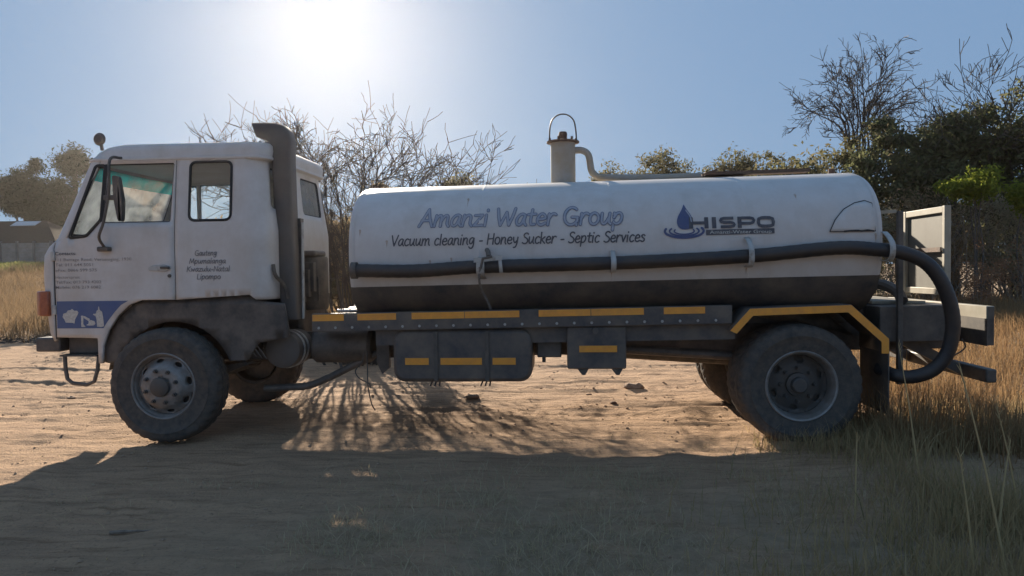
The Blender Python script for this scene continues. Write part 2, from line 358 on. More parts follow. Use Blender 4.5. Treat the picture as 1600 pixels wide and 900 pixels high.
def groundmat():
    m = bpy.data.materials.new('sandy_ground'); m.use_nodes = True; n = m.node_tree.nodes; L = m.node_tree.links; b = n['Principled BSDF']
    b.inputs['Roughness'].default_value = .95; b.inputs['Specular IOR Level'].default_value = .15
    g = n.new('ShaderNodeNewGeometry'); pos = g.outputs['Position']
    def noise(sc, det=6, st=(1, 1, 1)):
        mp = n.new('ShaderNodeMapping'); mp.inputs['Scale'].default_value = st; L.new(pos, mp.inputs[0])
        t = n.new('ShaderNodeTexNoise'); t.inputs['Scale'].default_value = sc; t.inputs['Detail'].default_value = det; t.inputs['Roughness'].default_value = .62; L.new(mp.outputs[0], t.inputs['Vector']); return t.outputs[0]
    def rng_(v, a, c, lo=0, hi=1):
        r = n.new('ShaderNodeMapRange'); r.inputs[1].default_value = a; r.inputs[2].default_value = c; r.inputs[3].default_value = lo; r.inputs[4].default_value = hi; L.new(v, r.inputs[0]); return r.outputs[0]
    def mix(f, a, c):
        x = n.new('ShaderNodeMix'); x.data_type = 'RGBA'; L.new(f, x.inputs[0])
        for i, q in ((6, a), (7, c)):
            if isinstance(q, tuple): x.inputs[i].default_value = (*q, 1)
            else: L.new(q, x.inputs[i])
        return x.outputs[2]
    def math_(op, a, c):
        x = n.new('ShaderNodeMath'); x.operation = op; x.use_clamp = True
        for i, q in ((0, a), (1, c)):
            if isinstance(q, (int, float)): x.inputs[i].default_value = q
            else: L.new(q, x.inputs[i])
        return x.outputs[0]
    c = mix(rng_(noise(.9), .35, .65), (.53, .345, .21), (.44, .285, .175))
    c = mix(rng_(noise(5, 8, (.35, 1.6, 1)), .45, .7), c, (.33, .215, .135))
    c = mix(rng_(noise(7, 9, (.22, 2.6, 1)), .52, .66, 0, .75), c, (.25, .155, .09))
    c = mix(rng_(noise(38, 4), .56, .72, 0, .7), c, (.16, .11, .075))
    c = mix(rng_(noise(22, 5), .6, .75, 0, .55), c, (.42, .31, .21))
    sx = n.new('ShaderNodeSeparateXYZ'); L.new(pos, sx.inputs[0])
    # weedy soil: near side from the middle rightwards, and everything right of the rear wheels / far back
    near = math_('MULTIPLY', rng_(sx.outputs[1], -.6, -2.2), rng_(sx.outputs[0], .6, 3.2))
    right = rng_(sx.outputs[0], 5.6, 7.4)
    far = rng_(sx.outputs[1], 8.5, 12)
    z = math_('MAXIMUM', math_('MAXIMUM', near, right), far)
    z = math_('MULTIPLY', z, rng_(noise(1.6, 8), .3, .58))
    c = mix(z, c, mix(rng_(noise(9, 6), .4, .6), (.37, .275, .18), (.29, .22, .14)))
    L.new(c, b.inputs['Base Color'])
    bp = n.new('ShaderNodeBump'); bp.inputs['Strength'].default_value = 1.0; bp.inputs['Distance'].default_value = .028
    ad = n.new('ShaderNodeMath'); ad.operation = 'ADD'; L.new(noise(11, 9, (.35, 1.9, 1)), ad.inputs[0]); L.new(noise(55, 5), ad.inputs[1])
    L.new(ad.outputs[0], bp.inputs['Height']); L.new(bp.outputs[0], b.inputs['Normal'])
    return m
M['ground'] = groundmat()
gr = npmesh('ground', np.stack([GX.ravel(), GY.ravel(), GZ.ravel()], 1), F, 'ground', smooth=True)
tagit(gr, kind='structure')

# ------------------------------------------------------------------ THE TRUCK
def tz(x): return .0135 * (x - 4)
truck = thing('tanker_truck', 'white vacuum tanker truck with a snub cab and long lettered tank, on sandy ground', 'truck', (2.8, 1.1, 0))
# ---- cab shell
YN, YF, RF, RR = .10, 1.95, .09, .17
YC, HW = (YN + YF) / 2, (YF - YN) / 2
XFZ = [(.90, -1.15), (1.0, -1.2), (1.3, -1.237), (1.55, -1.25), (1.72, -1.238), (1.80, -1.19), (1.88, -1.10), (2.60, -.80), (2.75, -.74)]
def xf(z): return float(np.interp(z, [a for a, b in XFZ], [b for a, b in XFZ]))
def xr(z): return .92 - .09 * min(1, max(0, (z - 1.95) / .65))
def ysc(y, z): return YC + (y - YC) * (1 - .085 * min(1, max(0, (z - 1.9) / .75)))
LREAR = YF - YN - 2 * RR
def near(s, z, d=0):
    a = xf(z) + RF; c = xr(z) - RR
    if s < a:
        ph = min((a - s) / RF, PI / 2); x = a - (RF) * math.sin(ph); y = YN + RF - RF * math.cos(ph)
    elif s <= c: x, y = s, YN
    else:
        t = s - c
        if t < RR * PI / 2:
            ph = t / RR; x = c + RR * math.sin(ph); y = YN + RR - RR * math.cos(ph)
        elif t < RR * PI / 2 + LREAR: x = xr(z); y = YN + RR + t - RR * PI / 2
        elif t < RR * PI + LREAR:
            ph = (t - LREAR - RR * PI / 2) / RR; x = c + RR * math.cos(ph); y = YF - RR + RR * math.sin(ph)
        else: x = c - (t - RR * PI - LREAR); y = YF
    return (x, ysc(y, z) + d, z)
def far(s, z, d=0):
    x, y, z = near(s, z); return (x, 2 * YC - y - d, z)
S_R = .92 - RR + RR * PI / 2 - RR          # s of y=YN+0 offset on the rear face: y = s - S_R ... (at xr=.92)
def rear_s(y): return (.88 - RR) + RR * PI / 2 + (y - YN - RR)
body = MB()
SEND = (.92 - RR) + RR * PI + LREAR + (.92 - RR) - .05
w1 = rrect(.186, 2.03, .578, 2.57, .05); w2 = rrect(rear_s(.24), 2.14, rear_s(.86), 2.53, .05); w3 = rrect(rear_s(1.10), 2.14, rear_s(1.70), 2.53, .05)
panel(body, [(.056, 1.305), (.75, 1.345), (.80, 1.30), (SEND, 1.30), (SEND, 2.63), (.056, 2.63)], [w1, w2, w3], near, .075)
def corner(fn):
    o = []
    zs = [.93, 1.0, 1.15, 1.3, 1.45, 1.55, 1.65, 1.72, 1.76, 1.80, 1.84, 1.88, 2.0, 2.2, 2.4, 2.6, 2.63]
    rings = []
    for z in zs:
        a = xf(z) + RF - RF * PI / 2; e = -1.118 if z < 1.86 else xf(z) + RF + .03
        e = max(e, a + .05)
        rings.append([fn(a + (e - a) * i / 8, z) for i in range(9)])
    body.loft(rings, False, False)
corner(near); corner(far)
def front(y, z): return (xf(z) - .05 * (1 - ((y - YC) / (HW - RF)) ** 2), ysc(y, z), z)
ws = rrect(YN + .16, 1.93, YF - .16, 2.57, .07)
panel(body, [(YN + RF, .93), (YF - RF, .93), (YF - RF, 2.63), (YN + RF, 2.63)], [ws], front, .08)
cab = body.build('cab', 'white', truck, solid=.03, offset=0, smooth=40)
wn = MB(); panel(wn, rrect(YN + .15, 1.92, YF - .15, 2.58, .07), [], lambda y, z: (front(y, z)[0] + .012, *front(y, z)[1:]), .1); wn.build('windscreen', 'screen', cab)
st = MB(); panel(st, [(YN + .17, 2.44), (YF - .17, 2.44), (YF - .17, 2.565), (YN + .17, 2.565)], [], lambda y, z: (front(y, z)[0] + .018, *front(y, z)[1:]), .1); st.build('sun_strip', 'strip', cab)
def seal(pts, fn, r=.011, name='window_seal', parent=None):
    P = dens(pts, .08); MB().tube([fn(*p) for p in P + P[:1]], r, 6, False).build(name, 'seal', parent)
for wdw in (w1, w2, w3):
    g = MB(); panel(g, wdw, [], lambda s, z: near(s, z), .1); g.build('window_pane', 'glass' if wdw is w1 else 'glassr', cab)
    seal(wdw, lambda s, z: near(s, z, -.012 if s < .8 else 0), .014, parent=cab)
seal(ws, front, .016, parent=cab)
for fn in (near, far):      # black seal strip down the pillar
    MB().tube([fn(xf(z) + .035, z) for z in (1.90, 2.1, 2.3, 2.5, 2.6)], .012, 6).build('pillar_seal', 'seal', cab)
def ringr(x0, x1, y0, y1, z, r, dz=0):
    return [(x, y, z + dz * (1 - ((y - YC) / HW) ** 2)) for x, y in rrect(x0, y0, x1, y1, r, 6)]
ys0, ys1 = ysc(YN, 2.62), ysc(YF, 2.62)
rf_ = MB().loft([ringr(-.80, .87, ys0 + .01, ys1 - .01, 2.585, .1), ringr(-.845, .90, ys0 - .03, ys1 + .03, 2.60, .14), ringr(-.845, .90, ys0 - .03, ys1 + .03, 2.618, .14),
                 ringr(-.815, .89, ys0 - .008, ys1 + .008, 2.628, .13), ringr(-.77, .90, ys0 - .004, ys1 + .004, 2.68, .14), ringr(-.69, .895, ys0 + .006, ys1 - .006, 2.728, .15),
                 ringr(-.60, .87, ys0 + .03, ys1 - .03, 2.752, .16), ringr(-.45, .78, ys0 + .14, ys1 - .14, 2.768, .2, .012), ringr(-.1, .4, YC - .2, YC + .2, 2.782, .1, .01)])
rf_.build('cab_roof', 'white', truck, smooth=50)
# interior
it = MB().box((-.95, .22, 1.28), (.78, 1.85, 1.40)).box((.72, .25, 1.40), (.8, 1.8, 1.75)); it.build('cab_floor', 'inter', truck)
MB().loft([[(-1.02, y, 1.55), (-.62, y, 1.5), (-.62, y, 1.86), (-.70, y, 1.92), (-1.04, y, 1.90)] for y in (.2, 1.84)]).build('dashboard', 'inter', truck, bevel=.02)
for y in (.38, 1.25):
    s_ = MB().box((-.05, y, 1.42), (.42, y + .45, 1.58)).build('seat', 'inter', truck, bevel=.04)
    MB().loft([[(x + .32, y + .03, z), (x + .42, y + .03, z), (x + .42, y + .42, z), (x + .32, y + .42, z)] for x, z in ((0, 1.58), (.07, 2.0))]).build('seat_back', 'inter', s_, bevel=.04)
sw = MB(); sw.tube([(-.42 + .06 * math.cos(a), 1.45 + .2 * math.sin(a), 1.99 + .2 * math.cos(a) * .45) for a in np.linspace(0, 2 * PI, 25)], .013, 6, False)
sw.tube([(-.42, 1.45, 1.97), (-.65, 1.45, 1.8)], .02, 6); sw.build('steering_wheel', 'black', truck)
# doors
def door(fn, sgn):
    mb = MB()
    out = [(-1.10, .965), (-.705, .955), (-.70, .72), (-.665, .72), (-.655, .88), (-.60, 1.03), (-.51, 1.16), (-.40, 1.26), (-.28, 1.305), (.046, 1.305), (.046, 2.61), (xf(2.61) + RF + .04, 2.61), (xf(1.9) + RF + .04, 1.885), (-1.10, 1.86)]
    win = rpoly([(.012, 2.02), (.036, 2.565), (-.600, 2.565), (-.632, 2.02)], .02)
    q = rpoly([(-.653, 2.05), (-.632, 2.555), (-.725, 2.555), (-.955, 1.885), (-.79, 1.90)], .025)
    panel(mb, out, [win, q], fn, .08)
    d = mb.build('door', 'white', truck, solid=.034, offset=0)
    g = MB(); panel(g, win, [], lambda s, z: fn(s, z, .01), .1); g.build('window_pane', 'glass', d)
    g = MB(); panel(g, q, [], lambda s, z: fn(s, z, .01), .1); g.build('quarter_light', 'glass', d)
    seal(win, lambda s, z: fn(s, z, -.008), .010, parent=d); seal(q, lambda s, z: fn(s, z, -.010), .018, parent=d)
    MB().tube([fn(-.644, 2.03, -.01), fn(-.618, 2.565, -.01)], .017, 6).build('divider_bar', 'seal', d)
    MB().tube([fn(-1.112, z, -.006) for z in (.95, 1.2, 1.5, 1.72, 1.855)], .008, 5).build('door_seam', 'seal', d)
    for z in (1.22, 1.72): MB().box((-1.135, min(fn(-1.0, z, -.03)[1], fn(-1.0, z)[1]), z - .045), (-1.095, max(fn(-1.0, z, -.03)[1], fn(-1.0, z)[1]), z + .045)).build('hinge', 'bracket', d, bevel=.006)
    MB().tube([fn(.051, z, -.002) for z in (1.31, 1.6, 1.9, 2.25, 2.6)], .006, 5).build('door_seam', 'seal', d)
    y0 = fn(-.2, 1.6)[1]
    f = [(-.19, 1.575), (-.03, 1.565), (.015, 1.585), (.015, 1.615), (-.05, 1.63), (-.16, 1.62), (-.2, 1.6)]
    MB().prism([(x, y0 - sgn * .017, z) for x, z in f], (0, -sgn * .012, 0)).build('handle_recess', 'bracket', d, bevel=.004)
    MB().box((-.075, min(y0 - sgn * .028, y0 - sgn * .05), 1.59), (.012, max(y0 - sgn * .028, y0 - sgn * .05), 1.612)).build('door_handle', 'black', d, bevel=.006)
    MB().lathe([(0, 0), (.016, 0), (.016, .014), (0, .014)], (.002, y0 - sgn * .017 - (.014 if sgn > 0 else 0), 1.525), 'y', 12).build('lock', 'black', d)
    return d
door_n = door(near, 1)
door_f = door(far, -1)
# ---- lettering tools -------------------------------------------------
def arc(cx, cy, rx, ry, a0, a1, n=12): return [(cx + rx * math.cos(math.radians(a0 + (a1 - a0) * i / n)), cy + ry * math.sin(math.radians(a0 + (a1 - a0) * i / n))) for i in range(n + 1)]
bowl = lambda: arc(.2, .25, .2, .25, 35, 330)
G = {   # handwritten stroke letters: (advance, strokes)
 'A': (.66, [[(0, 0), (.17, .36), (.33, .76)], [(.33, .76), (.45, .35), (.60, 0)], [(.10, .26), (.50, .27)]]),
 'W': (.86, [[(0, .74), (.08, .36), (.19, .01)], [(.19, .01), (.42, .58)], [(.42, .58), (.58, .01)], [(.58, .01), (.72, .4), (.80, .75)]]),
 'G': (.70, [arc(.33, .37, .32, .38, 50, 330, 18) + [(.6, .3)], [(.36, .32), (.62, .31)], [(.6, .31), (.585, -.03)]]),
 'V': (.58, [[(0, .74), (.12, .36), (.25, 0)], [(.25, 0), (.4, .38), (.54, .76)]]),
 'H': (.62, [[(.06, .75), (.03, 0)], [(.52, .76), (.50, 0)], [(.05, .38), (.51, .40)]]),
 'S': (.50, [[(.44, .68), (.34, .75), (.2, .74), (.09, .64), (.12, .50), (.28, .40), (.42, .28), (.42, .12), (.3, .02), (.14, 0), (0, .07)]]),
 'K': (.56, [[(.05, .75), (.04, 0)], [(.5, .74), (.06, .36)], [(.12, .40), (.34, .18), (.52, 0)]]),
 'N': (.64, [[(.04, 0), (.06, .75)], [(.06, .75), (.28, .4), (.52, .01)], [(.52, .01), (.55, .75)]]),
 'L': (.46, [[(.06, .76), (.03, .4), (.03, .02)], [(.03, .02), (.2, 0), (.42, .01)]]),
 'M': (.78, [[(.02, 0), (.10, .75)], [(.10, .75), (.24, .4), (.36, .12)], [(.36, .12), (.48, .4), (.62, .75)], [(.62, .75), (.70, 0)]]),
 'a': (.50, [[(.40, .42), (.30, .49), (.16, .45), (.04, .28), (.04, .1), (.15, .01), (.28, .1), (.40, .42)], [(.40, .44), (.37, .15), (.47, 0)]]),
 'm': (.74, [[(.05, .48), (.02, 0)], [(.03, .2), (.14, .42), (.24, .48), (.30, .40), (.30, 0)], [(.30, .2), (.42, .42), (.54, .48), (.60, .38), (.60, .12), (.68, 0)]]),
 'n': (.50, [[(.05, .48), (.02, 0)], [(.03, .2), (.14, .42), (.27, .48), (.36, .38), (.36, .12), (.44, 0)]]),
 'z': (.44, [[(.02, .46), (.36, .47)], [(.36, .47), (.02, .01)], [(.02, .01), (.40, .02)]]),
 'i': (.20, [[(.06, .47), (.05, 0)], [(.10, .70), (.105, .66)]]),
 't': (.38, [[(.17, .68), (.14, .25), (.17, .04), (.33, .03)], [(0, .46), (.34, .48)]]),
 'e': (.46, [[(.05, .24), (.36, .28), (.36, .40), (.25, .49), (.12, .43), (.03, .24), (.08, .07), (.22, 0), (.40, .08)]]),
 'r': (.38, [[(.05, .48), (.03, 0)], [(.03, .22), (.14, .42), (.26, .49), (.36, .44)]]),
 'o': (.50, [arc(.22, .245, .20, .245, 60, 430, 18)]),
 'u': (.50, [[(.03, .47), (.03, .16), (.10, .02), (.22, .06), (.36, .30)], [(.38, .47), (.36, .12), (.45, 0)]]),
 'p': (.50, [[(.05, .47), (.02, -.26)], [(.04, .28), (.16, .45), (.32, .47), (.40, .30), (.32, .08), (.16, .01), (.04, .08)]]),
 'c': (.42, [[(.36, .43), (.25, .49), (.12, .43), (.03, .25), (.07, .06), (.2, 0), (.36, .07)]]),
 'l': (.18, [[(.06, .78), (.05, 0)]]),
 'g': (.50, [[(.40, .42), (.28, .49), (.12, .43), (.04, .26), (.10, .08), (.24, .08), (.38, .35)], [(.41, .46), (.40, -.05), (.30, -.24), (.14, -.26), (.03, -.16)]]),
 'y': (.46, [[(.03, .47), (.08, .2), (.20, .08), (.34, .22)], [(.40, .47), (.36, .02), (.26, -.22), (.1, -.26)]]),
 'k': (.44, [[(.05, .78), (.04, 0)], [(.36, .46), (.06, .22)], [(.12, .25), (.38, 0)]]),
 's': (.38, [[(.32, .42), (.2, .49), (.07, .42), (.12, .30), (.28, .20), (.28, .06), (.14, 0), (.01, .06)]]),
 'v': (.42, [[(.02, .47), (.17, .01)], [(.17, .01), (.36, .48)]]),
 'w': (.62, [[(.02, .47), (.14, .02)], [(.14, .02), (.28, .38)], [(.28, .38), (.40, .02)], [(.40, .02), (.54, .48)]]),
 '-': (.34, [[(.05, .24), (.28, .25)]]), ' ': (.30, []),
}
def strokes_of(text, gap=.035):
    x = 0; out = []
    for ch in text:
        adv, ss = G[ch]
        for s in ss: out.append([(x + a, b) for a, b in s])
        x += adv + gap
    return out, x
def ribbon(mb, pts, w, fn, k0=0, caps=True, smooth=True):
    P = [Vector((a, b, 0)) for a, b in pts]
    if smooth and len(P) > 2: P = catmull(P, 4)
    n = len(P); L = []; Rr = []
    for i in range(n):
        t = (P[min(i + 1, n - 1)] - P[max(i - 1, 0)]); t = t.normalized() if t.length > 1e-9 else Vector((1, 0, 0)); q = Vector((-t.y, t.x, 0)) * w / 2
        L.append(P[i] + q); Rr.append(P[i] - q)
    e = lambda i: k0 + i * 1.5e-5
    vs = []; fs = []
    for i in range(n): vs += [fn(L[i].x, L[i].y, e(i)), fn(Rr[i].x, Rr[i].y, e(i))]
    for i in range(n - 1): fs.append((2 * i, 2 * i + 1, 2 * i + 3, 2 * i + 2))
    if caps:
        for i, sg in ((0, -1), (n - 1, 1)):
            t = (P[1] - P[0]) if i == 0 else (P[-1] - P[-2]); a0 = math.atan2(t.y, t.x)
            k = len(vs); a = [a0 + sg * (-PI / 2 + PI * j / 6) if sg > 0 else a0 + PI / 2 + PI * j / 6 for j in range(7)]
            vs += [fn(P[i].x + w / 2 * math.cos(b), P[i].y + w / 2 * math.sin(b), e(i)) for b in a]; fs.append(tuple(range(k, k + 7)))
    mb.add(vs, fs)
def handtext(text, x0, z0, width, height, stroke, fn, name, m, parent, slant=.12, shift=0, rise=0):
    ss, tot = strokes_of(text); tot -= .03; sx = width / tot; mb = MB()
    for i, s in enumerate(ss):
        pts = [(x0 + a * sx + slant * b * height, z0 + b * height + rise * a * sx) for a, b in s]
        ribbon(mb, pts, stroke, fn, shift + (i % 9) * .00022)
    return mb.build(name, m, parent, smooth=0)
FC = {}
def fonttext(text, x0, z0, width, height, fn, name, m, parent, bold=0, shift=0):
    c = bpy.data.curves.new('lettering', 'FONT'); c.body = text; c.size = 1; c.offset = bold; c.resolution_u = 3
    o = bpy.data.objects.new('lettering_source', c); COL.objects.link(o); bpy.context.view_layer.update()
    me = bpy.data.meshes.new_from_object(o.evaluated_get(bpy.context.evaluated_depsgraph_get()))
    V = [v.co.copy() for v in me.vertices]; Fc = [tuple(p.vertices) for p in me.polygons]
    bpy.data.objects.remove(o); bpy.data.meshes.remove(me); bpy.data.curves.remove(c)
    mx = max(v.x for v in V); mn = min(v.x for v in V)
    spans = sorted((min(V[i].x for i in f), max(V[i].x for i in f)) for f in Fc); words = []      # one part per word
    for a, b in spans:
        if words and a - words[-1][1] < .16: words[-1][1] = max(words[-1][1], b)
        else: words.append([a, b])
    r = None
    for a, b in words:
        fs = [f for f in Fc if a - 1e-5 <= min(V[i].x for i in f) and max(V[i].x for i in f) <= b + 1e-5]; ix = sorted({i for f in fs for i in f}); mp_ = {k: n for n, k in enumerate(ix)}
        r = MB().add([fn(x0 + (V[i].x - mn) / (mx - mn) * width, z0 + V[i].y / .72 * height, shift) for i in ix], [tuple(mp_[i] for i in f) for f in fs]).build(name, m, parent, smooth=0)
    return r
# ---- door lettering
def dn(x, z, d=0): return (x, YN - .0195 - d, z)
for t, z, wd, hh, bo, ink in (('Contacts:', 1.728, .205, .031, .012, 'inkd'), ('111 Barrage Road, Vereeniging, 1930', 1.671, .735, .029, 0, 'inkf'), ('Tel: 011 644 5051', 1.624, .365, .028, .003, 'inkf'), ('eFax: 0866 599 575', 1.574, .40, .028, .003, 'inkf'),
                          ('Hectorspruit', 1.510, .235, .027, 0, 'inkf'), ('Tel/Fax: 013 793 4202', 1.464, .44, .028, .003, 'inkf'), ('Mobile: 076 219 6082', 1.416, .435, .028, .003, 'inkf')):
    fonttext(t, -1.095, z, wd, hh, dn, 'lettering', ink, door_n, bo)
mbp = MB(); panel(mbp, [(-1.092, 1.048), (-.645, 1.048), (-.60, 1.115), (-.53, 1.20), (-.47, 1.262), (-.40, 1.30), (-1.092, 1.30)], [], lambda x, z: dn(x, z, 0), .3); bp_ = mbp.build('blue_panel', 'blue', door_n, smooth=0)
def icon(P): MB().add([dn(x, z, .003) for x, z in P], [tuple(range(len(P)))]).build('pictogram', 'icon', bp_, smooth=0)
def ip(px, py): return (-1.092 + (px - 80) / 1175 * .69, 1.30 - (py - 95) / 415 * .252)
icon([ip(*p) for p in ((175, 335), (190, 285), (240, 270), (265, 235), (310, 230), (335, 210), (370, 240), (420, 240), (440, 270), (415, 320), (385, 365), (370, 440), (340, 425), (225, 420), (205, 375))])
mb = MB(); mb.add([dn(*ip(*p), .003) for p in ((480, 315), (520, 320), (515, 445), (555, 490), (480, 490))], [(0, 1, 2, 3, 4)]); mb.add([dn(*ip(*p), .0034) for p in ((500, 315), (545, 325), (630, 370), (605, 400), (530, 355))], [(0, 1, 2, 3, 4)])
mb.add([dn(*ip(*p), .003) for p in ((605, 395), (640, 385), (700, 400), (715, 440), (690, 465), (620, 470), (560, 462), (600, 440))], [tuple(range(8))]); mb.build('pictogram', 'icon', bp_, smooth=0)
icon([ip(*p) for p in ((740, 485), (735, 380), (720, 325), (680, 305), (680, 290), (720, 288), (740, 245), (762, 230), (768, 180), (782, 180), (788, 230), (830, 260), (845, 350), (855, 480), (800, 492))])
for t, z, x, wd in (('Gauteng', 1.708, .245, .205), ('Mpumalanga', 1.635, .19, .345), ('Kwazulu-Natal', 1.562, .165, .405), ('Lipompo', 1.492, .26, .225)):
    handtext(t, x, z, wd, .062, .0066, dn, 'lettering', 'inkm', cab, .15)
# ---- lamp, bumper, step, beacon, mirror
MB().loft([[(-1.305, .30, z0), (-1.30, .10, z0), (-1.24, .055, z0), (-1.155, .055, z0), (-1.15, .12, z0), (-1.2, .3, z0)] for z0 in (1.165, 1.395)]).build('corner_lamp', 'orange', truck, bevel=.012)
MB().box((-1.34, .12, .825), (-1.10, 1.95, .958)).build('bumper', 'black', truck, bevel=.015)
MB().box((-1.07, .2, .80), (-.70, .55, .955)).build('step_box', 'black', truck, bevel=.01)
MB().box((-1.08, .08, .785), (-.72, .42, .80)).build('step_plate', 'black', truck)
MB().tube([(-1.04, .1, .785), (-1.035, .1, .66), (-1.02, .1, .575), (-.97, .1, .535), (-.83, .1, .52), (-.76, .1, .55), (-.725, .1, .66), (-.71, .1, .785)], .018, 8).build('step_loop', 'black', truck)
for x in (-1.02, ): pass
bc = MB().lathe([(0, -.028), (.04, -.026), (.062, 0), (.04, .026), (0, .028)], (-.81, .35, 2.838), 'y', 16).build('roof_lamp', 'black', truck)
MB().tube([(-.785, .35, 2.73), (-.795, .35, 2.79)], .016, 6).build('lamp_stem', 'black', bc)
mr = MB().tube(catmull([(-.425, .07, 2.61), (-.44, -.08, 2.57), (-.445, -.1, 2.284), (-.50, -.1, 2.02), (-.56, -.08, 1.88), (-.60, .06, 1.79)], 6), .013, 8).build('mirror_arm', 'black', truck)
MB().prism([(x, -.115, z) for x, z in rpoly([(-.405, 2.43), (-.345, 2.42), (-.312, 2.2), (-.322, 2.02), (-.36, 2.02), (-.392, 2.2)], .025)], (0, .05, 0)).build('mirror_head', 'black', mr, bevel=.012)
MB().box((-.50, -.10, 2.21), (-.38, -.07, 2.255)).build('mirror_clamp', 'black', mr, bevel=.006)
MB().box((-.655, .02, 1.755), (-.545, .09, 1.80)).build('mirror_foot', 'black', mr, bevel=.012)
# ---- front mudguard and under-cab
def archpts(r, a0, a1, n=14): return [(r * math.cos(math.radians(a0 + (a1 - a0) * i / n)), .56 + r * math.sin(math.radians(a0 + (a1 - a0) * i / n))) for i in range(n + 1)]
mb = MB(); A = archpts(.655, 172, 20); mb.loft([[(x, y, z) for x, z in A] for y in (.16, .5, .75)], False, False)
mb.build('front_mudguard', 'black', truck, solid=.012)
ARC = [(-.70, .73), (-.675, .86), (-.615, 1.02), (-.52, 1.155), (-.405, 1.25), (-.28, 1.297), (.05, 1.302), (.72, 1.335), (.78, 1.30), (.86, 1.28), (1.05, 1.26), (1.10, .95), (.80, .90), (.70, .74)]
mb = MB(); panel(mb, ARC + [(.56 * math.cos(math.radians(a)), .54 + .56 * math.sin(math.radians(a))) for a in range(20, 165, 8)], [], lambda x, z: (x, .15 + .03 * max(0, .7 - z), z), .1); mb.build('wheel_arch_panel', 'black', truck, solid=.02)
mb = MB()
for k in range(4): mb.bar((.52 + k * .05, .152, 1.10 - k * .02), (.72 + k * .05, .152, .78 - k * .01), .008, .008)
mb.build('arch_rib', 'black', truck)
MB().tube([(x, .135, z) for x, z in ((-.40, 1.262), (-.28, 1.303), (.1, 1.312), (.74, 1.35), (.80, 1.315))], .012, 6).build('arch_trim', 'seal', truck)
MB().box((-.75, .75, .75), (1.0, 1.5, 1.28)).build('engine_block', 'black', truck, bevel=.05)
# ---- air intake stack
def rr_ring(c, w, d, yaw=0, tilt=0):
    P = rrect(-w / 2, -d / 2, w / 2, d / 2, .04, 3); ct, st_ = math.cos(tilt), math.sin(tilt)
    return [(c[0] + a * ct, c[1] + b, c[2] + a * st_) for a, b in P]
def hood(a, b):     # a duct ring between its outer and inner edge point (x, z)
    a, b = Vector((a[0], 0, a[1])), Vector((b[0], 0, b[1])); m_ = (a + b) / 2; u = (a - b) / 2; n_ = 6; out = []
    for px_, py_ in rrect(-1, -1, 1, 1, .32, 3): q = m_ + u * px_; out.append((q.x, .42 + .09 * py_, q.z))
    return out
mb = MB(); mb.loft([hood(a, b) for a, b in (((1.10, 1.1), (.935, 1.1)), ((1.085, 1.5), (.925, 1.5)), ((1.065, 2.2), (.885, 2.2)), ((1.058, 2.6), (.872, 2.6)), ((1.065, 2.78), (.868, 2.70)), ((1.045, 2.87), (.858, 2.745)), ((1.0, 2.925), (.845, 2.775)), ((.93, 2.95), (.825, 2.79)), ((.82, 2.957), (.785, 2.80)), ((.69, 2.957), (.735, 2.82)))])
mb.build('air_intake_stack', 'grey', truck, smooth=50)
MB().box((1.05, .47, 1.1), (1.10, .55, 2.06)).build('stack_support', 'black', truck)
MB().tube([(1.125, .45, 2.02), (1.115, .45, 1.1)], .014, 8).build('stack_rod', 'bracket', truck)
mb = MB()
for k in range(9): mb.box((.96 + .03 * (k % 4), .62 + .05 * k, 1.25 + .05 * (k % 5)), (1.06 + .035 * (k % 3), .70 + .05 * k, 1.50 + .035 * ((k * 7) % 5)))
mb.build('valve_cluster', 'black', truck, bevel=.012)
MB().tube(catmull([(.93, .2, 1.62), (.95, .2, 1.52), (1.0, .28, 1.42), (1.02, .3, 1.3)], 5), .018, 8).build('air_hose', 'black', truck)
MB().lathe([(0, 0), (.15, 0), (.16, .02), (.16, .52), (.15, .54), (0, .54)], (1.02, 1.0, 1.16), 'z', 24).build('air_cleaner', 'black', truck)
MB().box((.93, .8, 1.70), (1.12, 1.15, 1.76)).build('air_cleaner_cap', 'black', truck, bevel=.02)
dr = MB().lathe([(0, .0), (.12, .0), (.165, .02), (.172, .05), (.172, .42), (.15, .45), (0, .45)], (.955, .30, .81), 'y', 32).build('air_tank', 'grey', truck)
for y in (.42, .52): MB().lathe([(.173, 0), (.182, 0), (.182, .03), (.173, .03)], (.955, y, .81), 'y', 32).build('tank_band', 'bracket', dr)
MB().lathe([(0, 0), (.14, .01), (.165, .04), (.165, .56), (.14, .59), (0, .6)], (1.18, .55, .83), 'x', 28).build('silencer', 'black', truck)
MB().tube(catmull([(.70, .5, .42), (.93, .5, .432), (1.186, .5, .463), (1.63, .5, .667), (1.881, .5, .79), (2.1, .5, .9)], 5), .035, 10).build('drag_link', 'black', truck)
MB().prism([(x, .42, z) for x, z in ((1.83, .95), (1.95, .95), (1.95, .63), (1.88, .57), (1.83, .68))], (0, .06, 0)).build('chassis_bracket', 'black', truck)
for y0, pts in ((.3, [(1.74, .80), (1.72, .70), (1.66, .62), (1.70, .55), (1.79, .50), (1.80, .46)]), (.32, [(1.76, .80), (1.77, .6), (1.775, .45), (1.80, .3), (1.83, .24)])):
    MB().tube(catmull([(x, y0 + .02 * math.sin(z * 9), z) for x, z in pts], 5), .006, 5).build('loose_cable', 'black', truck)
for y in (.45, 1.6):
    mb = MB()
    for k in range(5): mb.tube(catmull([(-.62 + k * .07, y, .66 - k * .01 + .03), (0, y, .50 + .022 * k), (.62 - k * .07, y, .66 - k * .01 + .03)], 6), .012, 4)
    mb.build('leaf_spring', 'black', truck)
for x in (0, 5.63): MB().tube([(x, .3, .52), (x, 1.95, .52)], .09 if x else .07, 12).build('axle', 'black', truck)
